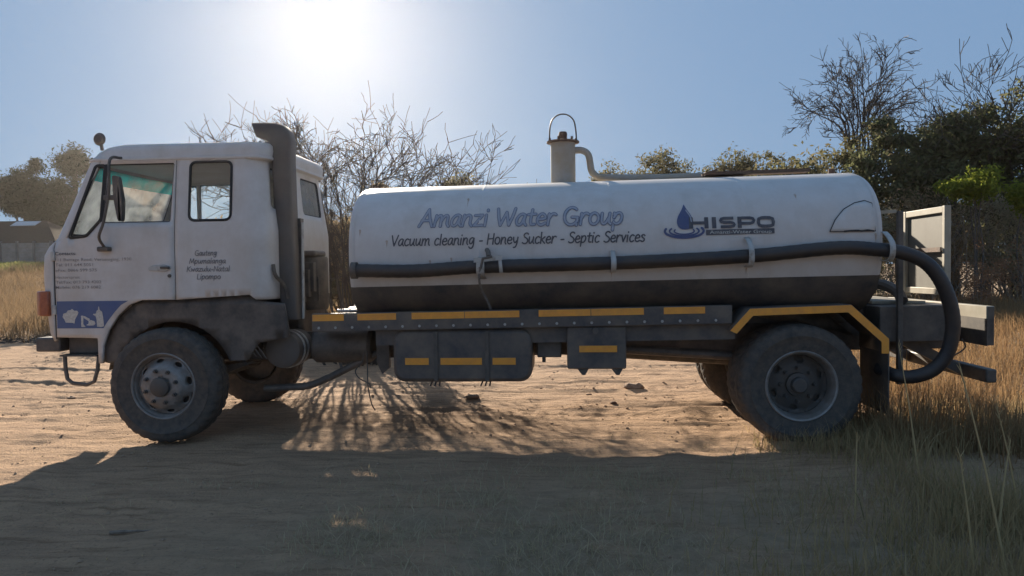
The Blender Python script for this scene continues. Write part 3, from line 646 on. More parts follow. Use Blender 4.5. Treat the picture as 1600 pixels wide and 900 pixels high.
MB().lathe([(0, -.22), (.12, -.18), (.19, 0), (.12, .18), (0, .22)], (5.63, 1.12, .52), 'y', 20).build('differential', 'black', truck)
MB().tube([(1.5, 1.12, .85), (5.4, 1.12, .6)], .05, 10).build('drive_shaft', 'black', truck)
MB().tube([(4.05, .5, .795), (5.15, .5, .725)], .045, 10).build('brake_rod_tube', 'black', truck)
# ---- chassis, deck, rails
def sl(mb, x0, x1, y0, y1, z0, z1):   # a box that follows the slope of the frame
    return mb.loft([[(x, y0, z0 + tz(x)), (x, y1, z0 + tz(x)), (x, y1, z1 + tz(x)), (x, y0, z1 + tz(x))] for x in (x0, x1)])
for y in (.70, 1.52): sl(MB(), -.9, 7.2, y, y + .08, .72, .99).build('chassis_rail', 'black', truck, bevel=.01)
for y in (.66, 1.50): sl(MB(), 1.5, 6.9, y, y + .14, .993, 1.12).build('subframe_rail', 'navy', truck)
mb = MB(); sl(mb, 1.335, 5.06, .05, .11, 1.04, 1.205); sl(mb, 1.335, 5.06, .11, .45, 1.04, 1.06); mb.build('side_rail', 'navy', truck, bevel=.008)
mb = MB(); sl(mb, 1.335, 5.06, 2.19, 2.25, 1.04, 1.205); mb.build('side_rail', 'navy', truck, bevel=.008)
mb = MB(); sl(mb, 1.9, 5.1, .13, .16, .90, 1.04); mb.build('side_skirt', 'navy', truck)
for i in range(6): sl(MB(), 2.05 + i * .58, 2.13 + i * .58, .16, 2.18, .98, 1.035).build('cross_member', 'black', truck)
mb = MB(); mb.bar((1.5, .30, 1.185), (1.80, .30, 1.19), .03, .02); mb.bar((1.60, .34, 1.2), (1.83, .85, 1.21), .03, .02); mb.bar((1.5, .85, 1.2), (1.82, .85, 1.205), .03, .02); mb.build('deck_frame', 'zinc', truck)
mb = MB()
for i in range(24):
    x = 1.40 + i * .153; mb.lathe([(0, -.008), (.011, -.008), (.013, 0)], (x, .05, 1.075 + tz(x)), 'y', 6)
tagit(mb.build('rail_bolts', 'bracket', truck), kind='stuff')
for a, b in ((1.345, 1.632), (1.756, 2.108), (2.249, 2.722), (2.728, 3.212), (3.383, 3.838), (3.844, 4.301), (4.473, 4.827)):
    sl(MB(), a, b, .044, .049, 1.137, 1.196).build('reflective_strip', 'yellow', truck)
# ---- fuel tank and battery box
def rbox(x0, x1, y0, y1, z0, z1, rx, name, m, parent=truck, bev=.02):
    return MB().prism([(x, y0, z) for x, z in rrect(x0, z0, x1, z1, rx, 5)], (0, y1 - y0, 0)).build(name, m, parent, bevel=bev)
ft = rbox(2.066, 3.32, .08, .66, .545, 1.02, .11, 'fuel_tank', 'navy', bev=.035)
for a, b in ((2.178, 2.392), (2.499, 2.872), (2.967, 3.173)): MB().box((a, .073, .702), (b, .079, .763)).build('reflective_strip', 'yellow', ft)
for x in (2.44, 2.90):
    mb = MB().box((x, .064, .56), (x + .035, .078, 1.0)).box((x, .2, .53), (x + .035, .6, .544)); mb.build('tank_strap', 'black', ft)
    mb = MB()
    for k in range(3): mb.tube([(x - .03 + k * .035, .16, .55), (x - .05 + k * .04, .15, .50)], .008, 5)
    mb.build('strap_bolt', 'black', ft)
bb = rbox(3.63, 4.15, .08, .52, .66, 1.04, .02, 'battery_box', 'navy', bev=.012)
MB().box((3.737, .073, .81), (4.069, .079, .868)).build('reflective_strip', 'yellow', bb)
for x in (3.72, 4.02): MB().prism([(x, .1, .66), (x + .1, .1, .66), (x + .07, .1, .605), (x + .04, .1, .605)], (0, .3, 0)).build('box_foot', 'black', bb)
MB().lathe([(0, 0), (.028, 0), (.028, .03), (0, .03)], (3.88, .05, 1.0), 'y', 10).build('latch', 'grey', bb)
mb = MB().box((3.36, .2, .75), (3.58, .5, .93)); mb.tube([(3.42, .25, .75), (3.42, .25, .70)], .02, 6); mb.build('valve_block', 'black', truck, bevel=.02)
# ---- rear mudguard
MG = [(5.03, 1.0), (5.198, 1.188), (6.04, 1.214), (6.35, .925), (6.35, .80)]
mb = MB(); mb.loft([[(x, y, z) for x, z in MG] for y in (.003, .62)], False, False); mb.build('rear_mudguard', 'navy', truck, solid=.008)
mb = MB(); mb.loft([[(x, 4.5 - 2.25 - y, z) for x, z in MG] for y in (.003, .62)], False, False); mb.build('rear_mudguard', 'navy', truck, solid=.008)
INN = [(5.085, .975), (5.222, 1.128), (6.015, 1.152), (6.29, .90), (6.29, .80)]
for i in range(4): MB().prism([(MG[i][0], -.004, MG[i][1]), (MG[i + 1][0], -.004, MG[i + 1][1]), (INN[i + 1][0], -.004, INN[i + 1][1]), (INN[i][0], -.004, INN[i][1])], (0, .006, 0)).build('reflective_strip', 'yellow', truck)
for y in (.02, 1.63): MB().box((6.352, y, .27), (6.364, y + .6, .93)).build('mud_flap', 'black', truck)
mb = MB(); panel(mb, [(5.22, 1.12), (6.0, 1.14), (6.28, .9), (6.1, .95), (5.5, 1.06)], [], lambda x, z: (x, .62, z), .2); mb.build('mudguard_stay', 'black', truck, solid=.01)
# ---- wheels
def make_tyre(wd, parent, org):
    prof = [(.29, .012), (.315, .004), (.36, -.004), (.42, -.006), (.425, -.010), (.435, -.010), (.44, -.004), (.475, 0), (.50, .012), (.517, .03), (.524, .05), (.526, .08), (.515, .082), (.515, .095), (.527, .097), (.527, wd / 2 - .006), (.515, wd / 2 - .005), (.515, wd / 2 + .005), (.527, wd / 2 + .006),
            (.527, wd - .097), (.515, wd - .095), (.515, wd - .082), (.526, wd - .08), (.524, wd - .05), (.517, wd - .03), (.50, wd - .012), (.475, wd), (.42, wd + .006), (.36, wd + .004), (.29, wd - .012)]
    N = 180
    def mod(k, j, r):
        if r > .505 and (k <= 10 or k >= 21): return r - (.011 if j % 5 < 2 else 0)
        return r
    mb = MB().lathe(prof, org, 'y', N, mod)
    mb.v = [(x, y + (.012 * (1 - abs(2 * (y - org[1]) / wd - 1)) * 0 + (-.012 if y < org[1] + .05 else .012 if y > org[1] + wd - .05 else 0) * (1 if z < org[2] - .38 else 0)), max(z, org[2] - .514)) for x, y, z in mb.v]
    return mb.build('tyre', 'rubber', parent, smooth=40, origin=org)
def disc_with_holes(prof_r, prof_y, nh, rh, hw, hh, r0, r1, org, name, m, parent, a0=0):
    circ = lambda r, n=64: [(r * math.cos(2 * PI * i / n), r * math.sin(2 * PI * i / n)) for i in range(n)]
    holes = []
    for i in range(nh):
        a = 2 * PI * i / nh + a0; e = []
        for k in range(12):
            t = 2 * PI * k / 12; u = rh + hh * math.sin(t); v = hw * math.cos(t) / rh; e.append((u * math.cos(a + v), u * math.sin(a + v)))
        holes.append(e)
    mb = MB(); panel(mb, circ(r1), holes + [circ(r0, 32)], lambda x, z: (org[0] + x, org[1] + float(np.interp(math.hypot(x, z), prof_r, prof_y)), org[2] + z), .028)
    return mb.build(name, m, parent, solid=.01, offset=0, origin=org)
def front_wheel(loc):
    root = empty('wheel', loc, truck); make_tyre(.27, root, loc)
    rim = MB().lathe([(.30, .02), (.306, .006), (.298, .0), (.288, .008), (.284, .03), (.272, .04), (.262, .07), (.258, .20), (.29, .24)], loc, 'y', 64).build('rim', 'steel', root, origin=loc)
    d = disc_with_holes([.0, .09, .17, .195, .225, .262], [-.03, -.03, -.022, -.01, .05, .07], 8, .232, .036, .017, .085, .264, loc, 'wheel_disc', 'steel', root, .2)
    MB().lathe([(0, -.075), (.07, -.075), (.085, -.065), (.092, -.02), (.10, -.018), (.10, .05)], loc, 'y', 32).build('hub', 'steeld', root, origin=loc)
    MB().lathe([(0, .10), (.25, .10), (.255, .12), (.255, .26)], loc, 'y', 32).build('brake_drum', 'black', root, origin=loc)
    mb0 = None
    for i in range(8):
        a = 2 * PI * i / 8 + .3; c = (loc[0] + .148 * math.cos(a), loc[1] - .03, loc[2] + .148 * math.sin(a))
        if mb0 is None: mb0 = MB().lathe([(0, -.035), (.012, -.035), (.012, -.012), (.020, -.012), (.020, .01)], c, 'y', 6).build('wheel_nut', 'steeld', root, smooth=0)
        else:
            o = mb0.copy(); COL.objects.link(o); o.location = Vector(c) + Vector((0, -.0125, 0)) - Vector(loc)
    return root
def rear_wheel(loc, full=True):
    root = empty('wheel', loc, truck); make_tyre(.25, root, loc)
    MB().lathe([(.30, .02), (.308, .004), (.300, -.004), (.286, .004), (.276, .03), (.268, .05), (.262, .16), (.262, .22), (.29, .235)], loc, 'y', 64).build('rim', 'steel', root, origin=loc)
    disc_with_holes([0, .10, .17, .20, .24, .265], [.13, .13, .135, .15, .165, .155], 6, .212, .034, .02, .085, .266, loc, 'wheel_disc', 'steeld', root, .4)
    MB().lathe([(0, .19), (.25, .19), (.255, .2), (.255, .24)], loc, 'y', 32).build('brake_drum', 'black', root, origin=loc)
    if full:
        MB().lathe([(0, .03), (.055, .03), (.066, .04), (.07, .085), (.10, .09), (.105, .13), (.105, .16)], loc, 'y', 32).build('hub', 'steeld', root, origin=loc)
        mb0 = None
        for i in range(8):
            a = 2 * PI * i / 8; c = (loc[0] + .145 * math.cos(a), loc[1] + .115, loc[2] + .145 * math.sin(a))
            if mb0 is None: mb0 = MB().lathe([(0, -.035), (.012, -.035), (.012, -.012), (.018, -.012), (.018, .015)], c, 'y', 6).build('wheel_nut', 'steeld', root, smooth=0)
            else:
                o = mb0.copy(); COL.objects.link(o); o.location = Vector(c) + Vector((0, -.010, 0)) - Vector(loc)
    return root
fw = front_wheel((-.045, 0, .52))
c = copy_tree(fw, truck); c.location = Vector((-.045, 2.25, .52)) - wpos(truck); c.rotation_euler = (0, 0, PI)
rw = rear_wheel((5.63, 0, .52)); ri = rear_wheel((5.63, .31, .52), False)
for src, y in ((rw, 2.25), (ri, 1.94)):
    c = copy_tree(src, truck); c.location = Vector((5.63, y, .52)) - wpos(truck); c.rotation_euler = (0, 0, PI)
# ---- tank
TC, TH, TW, TE = 1.72, .69, 1.15, 2.5
def tank_y(z, x):      # near surface of the tank at height z
    u = min(1, abs(z - TC - tz(x)) / TH); return 1.15 - TW * (1 - u ** TE) ** (1 / TE)
def tank_ring(x, k=1., lo=0, hi=360, n=72):
    out = []
    for i in range(n):
        a = math.radians(lo + (hi - lo) * i / (n if hi - lo == 360 else n - 1)); c, s_ = math.cos(a), math.sin(a)
        e = 2 / TE; out.append((x, 1.15 + k * TW * math.copysign(abs(c) ** e, c), TC + tz(x) + k * TH * math.copysign(abs(s_) ** e, s_)))
    return out
ZB = 1.435    # paint boundary
ub = -(TC - ZB) / TH; aL = math.degrees(math.asin(-(abs(ub) ** (TE / 2))))
xs = [1.70, 1.72] + list(np.linspace(1.9, 6.1, 14)) + [6.28, 6.30]
tank = MB().loft([tank_ring(x, .992 if x in (1.70, 6.30) else 1, aL, 180 - aL, 60) for x in xs], False, False).build('tank', 'tankw', truck, smooth=60)
MB().loft([tank_ring(x, .998, 180 - aL, 360 + aL, 40) for x in xs], False, False).build('tank_underside', 'navy', tank, smooth=60)
for x, sg in ((1.705, -1), (6.295, 1)):
    mb = MB(); mb.loft([tank_ring(x, .993), tank_ring(x + sg * .02, .9), tank_ring(x + sg * .05, .6), tank_ring(x + sg * .06, .1)], True, False); mb.f.append(tuple(range(len(mb.v) - 72, len(mb.v)))); mb.build('tank_end', 'tankw', tank, smooth=60)
for x in (2.86, 4.02, 5.18): MB().loft([tank_ring(x + q, 1 + e, aL, 180 - aL, 60) for q, e in ((0, 0), (.006, .0022), (.014, .0022), (.02, 0))], False, False).build('weld_seam', 'tankw', tank)
for x in (1.73, 6.26): MB().loft([tank_ring(x, 1.003, aL, 180 - aL, 60), tank_ring(x + .02, 1.003, aL, 180 - aL, 60)], False, False).build('end_seam', 'tankw', tank)
rs_ = random.Random(17)
for x, z, l in ((2.045, 1.80, .05), (2.43, 1.62, .06), (2.62, 1.64, .05), (2.84, 1.63, .07), (4.02, 1.52, .05), (5.17, 1.54, .06), (5.02, 1.67, .05), (6.24, 1.80, .07), (1.80, 1.9, .05), (2.75, 2.18, .07), (5.62, 2.16, .03)):
    MB().add([(x + a, tank_y(z + b, x) - .0025, z + b) for a, b in ((-.006, 0), (-.012, .012), (-.004, .02), (.008, .018), (.011, .006), (.004, -l * .5), (.001, -l), (-.003, -l * .5))], [tuple(range(8))]).build('rust_streak', 'ruststain', tank, smooth=0)
# inspection patch, near the rear end
def tn(x, z, d=0): return (x, tank_y(z, x) - .003 - d, z)
P = [(5.86, 1.838), (6.235, 1.838), (6.235, 2.08), (6.18, 2.105), (6.09, 2.085), (5.99, 2.03), (5.91, 1.94)]
mb = MB(); panel(mb, P, [], lambda x, z: tn(x, z, .004), .06); mb.build('patch_plate', 'tankw', tank, solid=.006)
mb = MB()
PP = P + P[:1]
for i in range(len(P)): ribbon(mb, [PP[i], PP[i + 1]], .007, lambda x, z, d: tn(x, z, .0085 + d), i * .0002, False, False)
mb.build('patch_seam', 'seal', tank, smooth=0)
mb = MB(); ribbon(mb, [(5.98, 1.839), (6.08, 1.845), (6.12, 1.840), (6.17, 1.846), (6.22, 1.838)], .014, lambda x, z, d: tn(x, z, .011 + d)); mb.build('patch_gap', 'seal', tank, smooth=0)
# tank lettering
sh = lambda f0: (lambda x, z, d=0: tn(x, z, f0 + d))
handtext('Amanzi Water Group', 2.33, 1.937, 1.80, .205, .0295, sh(.001), 'title_lettering', 'inko', tank, .12, 0, -.002)
handtext('Amanzi Water Group', 2.33, 1.937, 1.80, .205, .018, sh(.0045), 'title_lettering', 'inkb', tank, .12, 0, -.002)
handtext('Vacuum cleaning - Honey Sucker - Septic Services', 2.085, 1.768, 2.225, .122, .0125, sh(.001), 'lettering', 'inkd', tank, .12, 0, .0042)
# logo: drop, ripples, name, bar
mb = MB(); D = [(0, 1.0), (.12, .78), (.28, .55), (.36, .34), (.33, .15), (.2, .03), (0, 0), (-.2, .03), (-.33, .15), (-.36, .34), (-.28, .55), (-.12, .78)]
D = [(v.x, v.y) for v in catmull([(a, b, 0) for a, b in D + D[:1]], 3)][:-1]
panel(mb, [(4.655 + a * .19, 1.875 + b * .225) for a, b in D], [], lambda x, z: tn(x, z, .002), .06); mb.build('logo_drop', 'inkn', tank, smooth=0)
mb = MB(); ribbon(mb, [(4.668, 2.045), (4.70, 1.99), (4.708, 1.945)], .010, sh(.005)); mb.build('logo_drop_glint', 'inkb', tank, smooth=0)
mb = MB()
for i, (rx, rz, a0, a1, w_) in enumerate(((.165, .058, 160, 385, .020), (.125, .042, 150, 390, .015), (.085, .028, 155, 385, .012))):
    ribbon(mb, [(4.645 + p, 1.862 + q) for p, q in arc(0, 0, rx, rz, a0, a1, 20)], w_, sh(.003), i * .0006, True, False)
mb.build('logo_ripples', 'inkn', tank, smooth=0)
mb = MB(); k = [0]
def bl(pts, w_=.030):
    k[0] += 1; ribbon(mb, pts, w_, sh(.005), k[0] * .0002, False, False)
x0, z0, hh = 4.70, 1.882, .098
def hp(x, zf): return (x, z0 + zf * hh)
bl([hp(4.705, 1), hp(4.705, 0)], .034); bl([hp(4.835, 1), hp(4.835, 0)], .034); bl([hp(4.722, .50), hp(4.818, .50)], .026)
bl([hp(4.90, 1), hp(4.90, 0)], .036)
sS = [(5.065, .88), (4.985, .88), (4.962, .82), (4.955, .69), (4.962, .57), (4.985, .50), (5.04, .50), (5.063, .43), (5.07, .31), (5.063, .18), (5.04, .12), (4.955, .12)]
bl([hp(*p) for p in sS], .026)
bl([hp(5.115, 1), hp(5.115, 0)], .034); bl([hp(*p) for p in ((5.13, .88), (5.205, .88), (5.228, .82), (5.236, .66), (5.228, .48), (5.205, .40), (5.13, .40))], .026)
bl([hp(*p) for p in ((5.33, .12), (5.30, .14), (5.278, .22), (5.272, .5), (5.278, .78), (5.30, .86), (5.33, .88), (5.37, .86), (5.392, .78), (5.398, .5), (5.392, .22), (5.37, .14), (5.33, .12))], .028)
mb.build('logo_name', 'inkd', tank, smooth=0)
mb = MB(); panel(mb, [(4.83, 1.823), (5.405, 1.831), (5.405, 1.876), (4.83, 1.870)], [], lambda x, z: tn(x, z, .002), .1); lb = mb.build('logo_bar', 'inkd', tank, smooth=0)
fonttext('Amanzi-Water Group', 4.86, 1.835, .52, .030, sh(.004), 'lettering', 'icon', lb, .006)
# hose holders
def jbracket(x, zt, zb, w_=.045):
    mb = MB(); pr = [(tank_y(zt, x) - .004, zt), (-.10, zt - .05), (-.165, (zt + zb) / 2), (-.16, zb + .03), (-.10, zb - .01), (tank_y(zb, x), zb - .012)]
    C_ = catmull([(0, a, b) for a, b in pr], 3); mb.loft([[(x - w_ / 2, p.y, p.z) for p in C_], [(x + w_ / 2, p.y, p.z) for p in C_]], False, False)
    mb.build('hose_bracket', 'bracket', tank, solid=.008)
jbracket(4.03, 1.70, 1.53); jbracket(5.173, 1.80, 1.56); jbracket(6.31, 1.83, 1.60)
mb = MB(); mb.loft([[(2.86 + a, b, z) for a, b, z in ((0, .0, 1.66), (.0, -.17, 1.63), (.0, -.17, 1.52), (0, .0, 1.47))], [(2.93 + a, b, z) for a, b, z in ((0, .0, 1.66), (.0, -.17, 1.63), (.0, -.17, 1.52), (0, .0, 1.47))]], False, False)
mb.loft([[(3.03, .0, 1.67), (3.05, -.17, 1.63), (3.06, -.17, 1.52)], [(3.06, .0, 1.67), (3.08, -.17, 1.63), (3.09, -.17, 1.52)]], False, False)
mb.bar((2.84, -.165, 1.63), (3.08, -.165, 1.65), .02, .035); mb.build('hose_clamp', 'bracket', tank, solid=.006)
mb = MB().tube([(2.94, -.02, 1.72), (2.96, -.12, 1.70), (2.97, -.17, 1.66)], .022, 8); mb.tube([(3.0, -.18, 1.66), (2.92, -.18, 1.645), (2.90, -.18, 1.56)], .012, 6); mb.build('clamp_lever', 'grey', tank)
mb = MB().tube(catmull([(2.895, -.175, 1.57), (2.88, -.13, 1.46), (2.89, .0, 1.36), (2.93, .06, 1.27), (2.955, .10, 1.19)], 5), [.012] * 21, 6); mb.build('clamp_strap', 'strap', tank)
# vent cylinder on top
vz = 2.40
vc = MB().lathe([(.125, 2.30), (.125, 2.82), (0, 2.82)], (3.61, 1.1, 0), 'z', 32).build('vent_cylinder', 'dull', truck)
MB().lathe([(0, 2.822), (.165, 2.822), (.165, 2.838), (.12, 2.848), (0, 2.85)], (3.61, 1.1, 0), 'z', 32).build('cylinder_lid', 'rust', vc)
MB().lathe([(.036, 2.85), (.042, 2.86), (.045, 2.91), (.038, 2.935), (0, 2.94)], (3.61, 1.1, 0), 'z', 10).build('lid_nut', 'rust', vc)
for a in range(6): MB().lathe([(0, .03), (.012, .03), (.012, 0)], (3.61 + .135 * math.cos(a * PI / 3 + .2), 1.1 + .135 * math.sin(a * PI / 3 + .2), 2.842), 'z', 6).build('lid_bolt', 'rust', vc)
MB().tube(catmull([(3.475, 1.1, 2.85), (3.478, 1.1, 2.96), (3.50, 1.1, 3.05), (3.55, 1.1, 3.10), (3.61, 1.1, 3.115), (3.67, 1.1, 3.10), (3.72, 1.1, 3.05), (3.74, 1.1, 2.96), (3.748, 1.1, 2.85)], 4), .008, 6).build('lift_handle', 'black', vc)
MB().tube(catmull([(3.72, 1.1, 2.745), (3.80, 1.1, 2.745), (3.865, 1.1, 2.70), (3.885, 1.1, 2.60), (3.90, 1.1, 2.53), (3.95, 1.1, 2.48), (4.05, 1.1, 2.465), (4.6, 1.1, 2.455), (5.4, 1.1, 2.468)], 5), .036, 10).build('vent_pipe', 'dull', truck)
mb = MB(); mb.bar((5.0, 1.0, 2.465), (6.0, 1.0, 2.482), .16, .03); mb.bar((4.95, .85, 2.44), (5.10, .85, 2.49), .03, .02); mb.build('walk_board', 'rust', truck)
MB().lathe([(0, .09), (.03, .085), (.033, .0)], (6.26, 1.1, 2.42), 'z', 12).build('vent_plug', 'rust', truck)
# ---- rear gear
sl(MB(), 6.40, 7.04, .30, 2.0, .83, 1.15).build('rear_deck', 'black', truck, bevel=.01)
MB().box((6.45, .6, 1.192), (6.93, 1.9, 1.215)).build('deck_plank', 'cream', truck)
MB().box((7.225, .15, .853), (7.29, 2.1, 1.187)).build('rear_crossbeam', 'cream', truck, bevel=.006)
MB().box((7.218, .13, .845), (7.224, 2.1, 1.08)).build('crossbeam_shade', 'black', truck)  # black sheet stands in for the shadow below the beam's sunlit top
MB().box((7.232, .144, .85), (7.283, .149, 1.18)).build('crossbeam_end', 'black', truck)
MB().box((7.225, .15, .525), (7.315, 2.1, .642)).build('underrun_bar', 'black', truck, bevel=.012)
for y in (.6, 1.6): MB().bar((6.55, y, .95), (7.24, y, .58), .08, .09).build('underrun_strut', 'black', truck)
tp = MB(); tp.box((6.925, .28, 1.33), (6.935, .95, 2.02)); tpo = tp.build('tail_panel', 'panelgrey', truck)
for a, b in (((6.90, .20, 1.27), (6.955, .245, 2.06)), ((6.90, .94, 1.25), (6.955, .985, 2.06))): MB().box(a, b).build('panel_post', 'cream', tpo, bevel=.005)
for z in (1.30, 2.02): MB().box((6.903, .246, z - .02), (6.952, .939, z + .038)).build('panel_rail', 'cream', tpo, bevel=.005)
MB().box((6.885, .246, 1.66), (6.90, .939, 1.70)).build('panel_rail', 'rust', tpo)
MB().box((6.52, .22, .5), (6.565, .265, 2.02)).build('rear_post', 'black', truck, bevel=.005)
mb = MB(); mb.bar((6.30, .30, 2.01), (6.52, .26, 2.02), .025, .03); mb.bar((6.32, .30, 1.72), (6.52, .26, 1.73), .025, .03); mb.bar((6.315, .31, 1.73), (6.31, .31, 2.0), .02, .025); mb.build('ladder_rung_frame', 'cream', truck)
MB().bar((6.54, 2.05, 2.25), (6.54, 1.4, 1.95), .05, .05).build('shadow_brace', 'black', truck)  # unseen diagonal bar, added to throw a shadow across the tail panel
MB().box((6.52, 2.03, .9), (6.565, 2.075, 2.25)).build('rear_post', 'black', truck)  # unseen far post, added so that its shadow falls on the tail panel
mb = MB().lathe([(0, 0), (.13, 0), (.13, .03), (.08, .032), (.075, .2), (.11, .205), (.11, .23), (0, .235)], (6.33, .85, 1.38), 'x', 20); mb.build('outlet_valve', 'black', truck)
MB().tube(catmull([(6.5, .85, 1.38), (6.62, .75, 1.36), (6.68, .6, 1.30), (6.68, .5, 1.22)], 5), .05, 10).build('outlet_pipe', 'grey', truck)
MB().tube(catmull([(7.05, .2, .9), (7.1, .25, .82), (7.02, .3, .74), (6.9, .3, .70)], 5), .007, 5).build('loose_cable', 'black', truck)
# ---- the hose, a thing of its own
hose = empty('suction_hose', (4.5, -.1, 1.0))
tagit(hose, 'long black suction hose slung along the tank side and looped behind the rear wheel', 'hose')
hp_ = [(1.746, -.085, 1.555), (2.3, -.085, 1.545), (2.82, -.085, 1.573), (3.4, -.085, 1.582), (4.27, -.085, 1.60), (5.19, -.085, 1.64), (5.88, -.085, 1.697), (6.22, -.085, 1.68), (6.44, -.09, 1.645), (6.62, -.10, 1.55), (6.75, -.10, 1.36), (6.83, -.08, 1.09), (6.81, -.05, .83), (6.71, -.02, .67), (6.56, .02, .60), (6.44, .10, .60), (6.37, .25, .64)]
C_ = catmull(hp_, 12); rs = []
for i, p in enumerate(C_): rs.append(.057 + .002 * (i % 2))
MB().tube(C_, rs, 16).build('hose_body', 'hose', hose, smooth=60)
MB().lathe([(.067, 0), (.074, 0), (.074, .05), (.067, .05)], (1.75, -.085, 1.555), 'x', 20).build('hose_ferrule', 'black', hose)

# ------------------------------------------------------------------ vegetation tools
def rv(): return Vector((rnd.gauss(0, 1), rnd.gauss(0, 1), rnd.gauss(0, 1)))
def grow(mb, p, d, length, r, depth, zig=.25, up=.1, nch=(3, 5), spread=.9, shrink=.6, tips=None, seg=4, rmin=.0):
    n = max(3, int(length / .28) if depth > 1 else 3); pts = [p.copy()]; dirs = []; st_ = length / n; cur = d.normalized()
    for i in range(n):
        cur = (cur + rv() * zig * .5 + Vector((0, 0, up))).normalized(); p = p + cur * st_; pts.append(p.copy()); dirs.append(cur.copy())
    mb.tube(pts, [max(rmin, r * (1 - .72 * i / n)) for i in range(n + 1)], seg if r > .02 else 3, False)
    if depth == 0:
        if tips is not None: tips.append(p)
        return
    for k in range(rnd.randint(*nch)):
        i = rnd.randint(max(1, n // 3), n); q = pts[i]; dd = dirs[i - 1]
        side = rv(); side = (side - dd * side.dot(dd)).normalized()
        grow(mb, q, (dd + side * spread * rnd.uniform(.5, 1.1)).normalized(), length * shrink * rnd.uniform(.65, 1.15), r * (1 - .6 * i / n) * .62, depth - 1, zig, up, nch, spread, shrink, tips, seg, rmin)
def leafquads(C, size, flat=0.3, droop=None):
    n = len(C); a = rng.normal(size=(n, 3)); a /= np.linalg.norm(a, axis=1)[:, None]
    b = rng.normal(size=(n, 3)); b -= a * (a * b).sum(1)[:, None]; b /= np.linalg.norm(b, axis=1)[:, None]
    s = size * rng.uniform(.6, 1.4, n)[:, None]
    V = np.stack([C - a * s, C + b * s * flat, C + a * s, C - b * s * flat], 1).reshape(-1, 3)
    return V, np.arange(4 * n).reshape(-1, 4)
def clump_points(c, rad, nclump, nleaf, cr, seed, shell=.55, bottom=-1.0, lump=.35):
    r_ = np.random.default_rng(seed); u = r_.normal(size=(nclump, 3)); u /= np.linalg.norm(u, axis=1)[:, None]
    rr = r_.uniform(shell, 1, nclump) * (1 + lump * np.sin(3 * u[:, 0] + seed) * np.cos(2.3 * u[:, 1] - seed) + lump * r_.normal(size=nclump) * .35)
    u[:, 2] = np.maximum(u[:, 2], bottom); P = u * rr[:, None] * np.array(rad) + np.array(c)
    k = r_.integers(0, nclump, nleaf); sz = cr * r_.uniform(.55, 1.3, nclump)
    q = r_.normal(size=(nleaf, 3)) * sz[k][:, None] * np.array([1, 1, .75]); return P, P[k] + q * .62
def bush(name, label, cat, base, c, rad, nclump, nleaf, cr, lsize, m, seed, group=None, stems=6, bark='bark', bottom=-.6, extra=None, flat=.38, sr=.05, shell=.45, lump=.35):
    b = (base[0], base[1], float(zg(base[0], base[1])))
    t = thing(name, label, cat, b, group)
    P, Lp = clump_points(c, rad, nclump, nleaf, cr, seed, shell, bottom, lump)
    V, Fq = leafquads(Lp, lsize, flat); npmesh('crown', V, Fq, m, t, origin=c)
    mb = MB(); r2 = random.Random(seed)
    heads = [Vector(P[i]) for i in r2.sample(range(len(P)), min(len(P), stems * 5))]
    forks = []
    for i in range(stems):
        h = Vector(b) + Vector((r2.gauss(0, .12), r2.gauss(0, .12), -.05)); e = heads[i].lerp(Vector(c), .5); mid = h.lerp(e, .5) + Vector((r2.gauss(0, .12), r2.gauss(0, .12), 0))
        C2 = catmull([h, mid, e], 4); mb.tube(C2, [sr * (1 - .6 * k / (len(C2) - 1)) for k in range(len(C2))], 6, False); forks.append(e)
    for j, h in enumerate(heads):
        f = min(forks, key=lambda q: (q - h).length); md = f.lerp(h, .5) + rv() * .08 * (h - f).length
        mb.tube([f, md, h, h + (h - md) * .35], [sr * .4, sr * .28, sr * .16, sr * .05], 4, False)
    mb.build('branches', bark, t, smooth=0)
    return t
def baretree(name, label, base, stems, depth, seed, group=None, m='twig', trunk=None, **kw):
    global rnd
    keep = rnd; rnd = random.Random(seed)
    b = Vector((base[0], base[1], float(zg(base[0], base[1])))); t = thing(name, label, 'tree', b, group); mb = MB(); tk = MB()
    for (dx, dy, dz, L, r) in stems:
        st = b + Vector((dx * .12, dy * .12, -.05)) if trunk is None else b + Vector(trunk[-1])
        grow(mb, st, Vector((dx, dy, dz)), L, r, depth, **kw)
    if trunk is not None: tk.tube(catmull([b + Vector(p) for p in trunk], 4), np.linspace(trunk_r[0], trunk_r[1], 4 * (len(trunk) - 1) + 1), 8, False)
    else: tk.lathe([(.16, -.1), (.13, .1), (.08, .25)], tuple(b), 'z', 8)
    tk.build('trunk', 'bark', t); mb.build('branches', m, t, smooth=0)
    rnd = keep
    return t
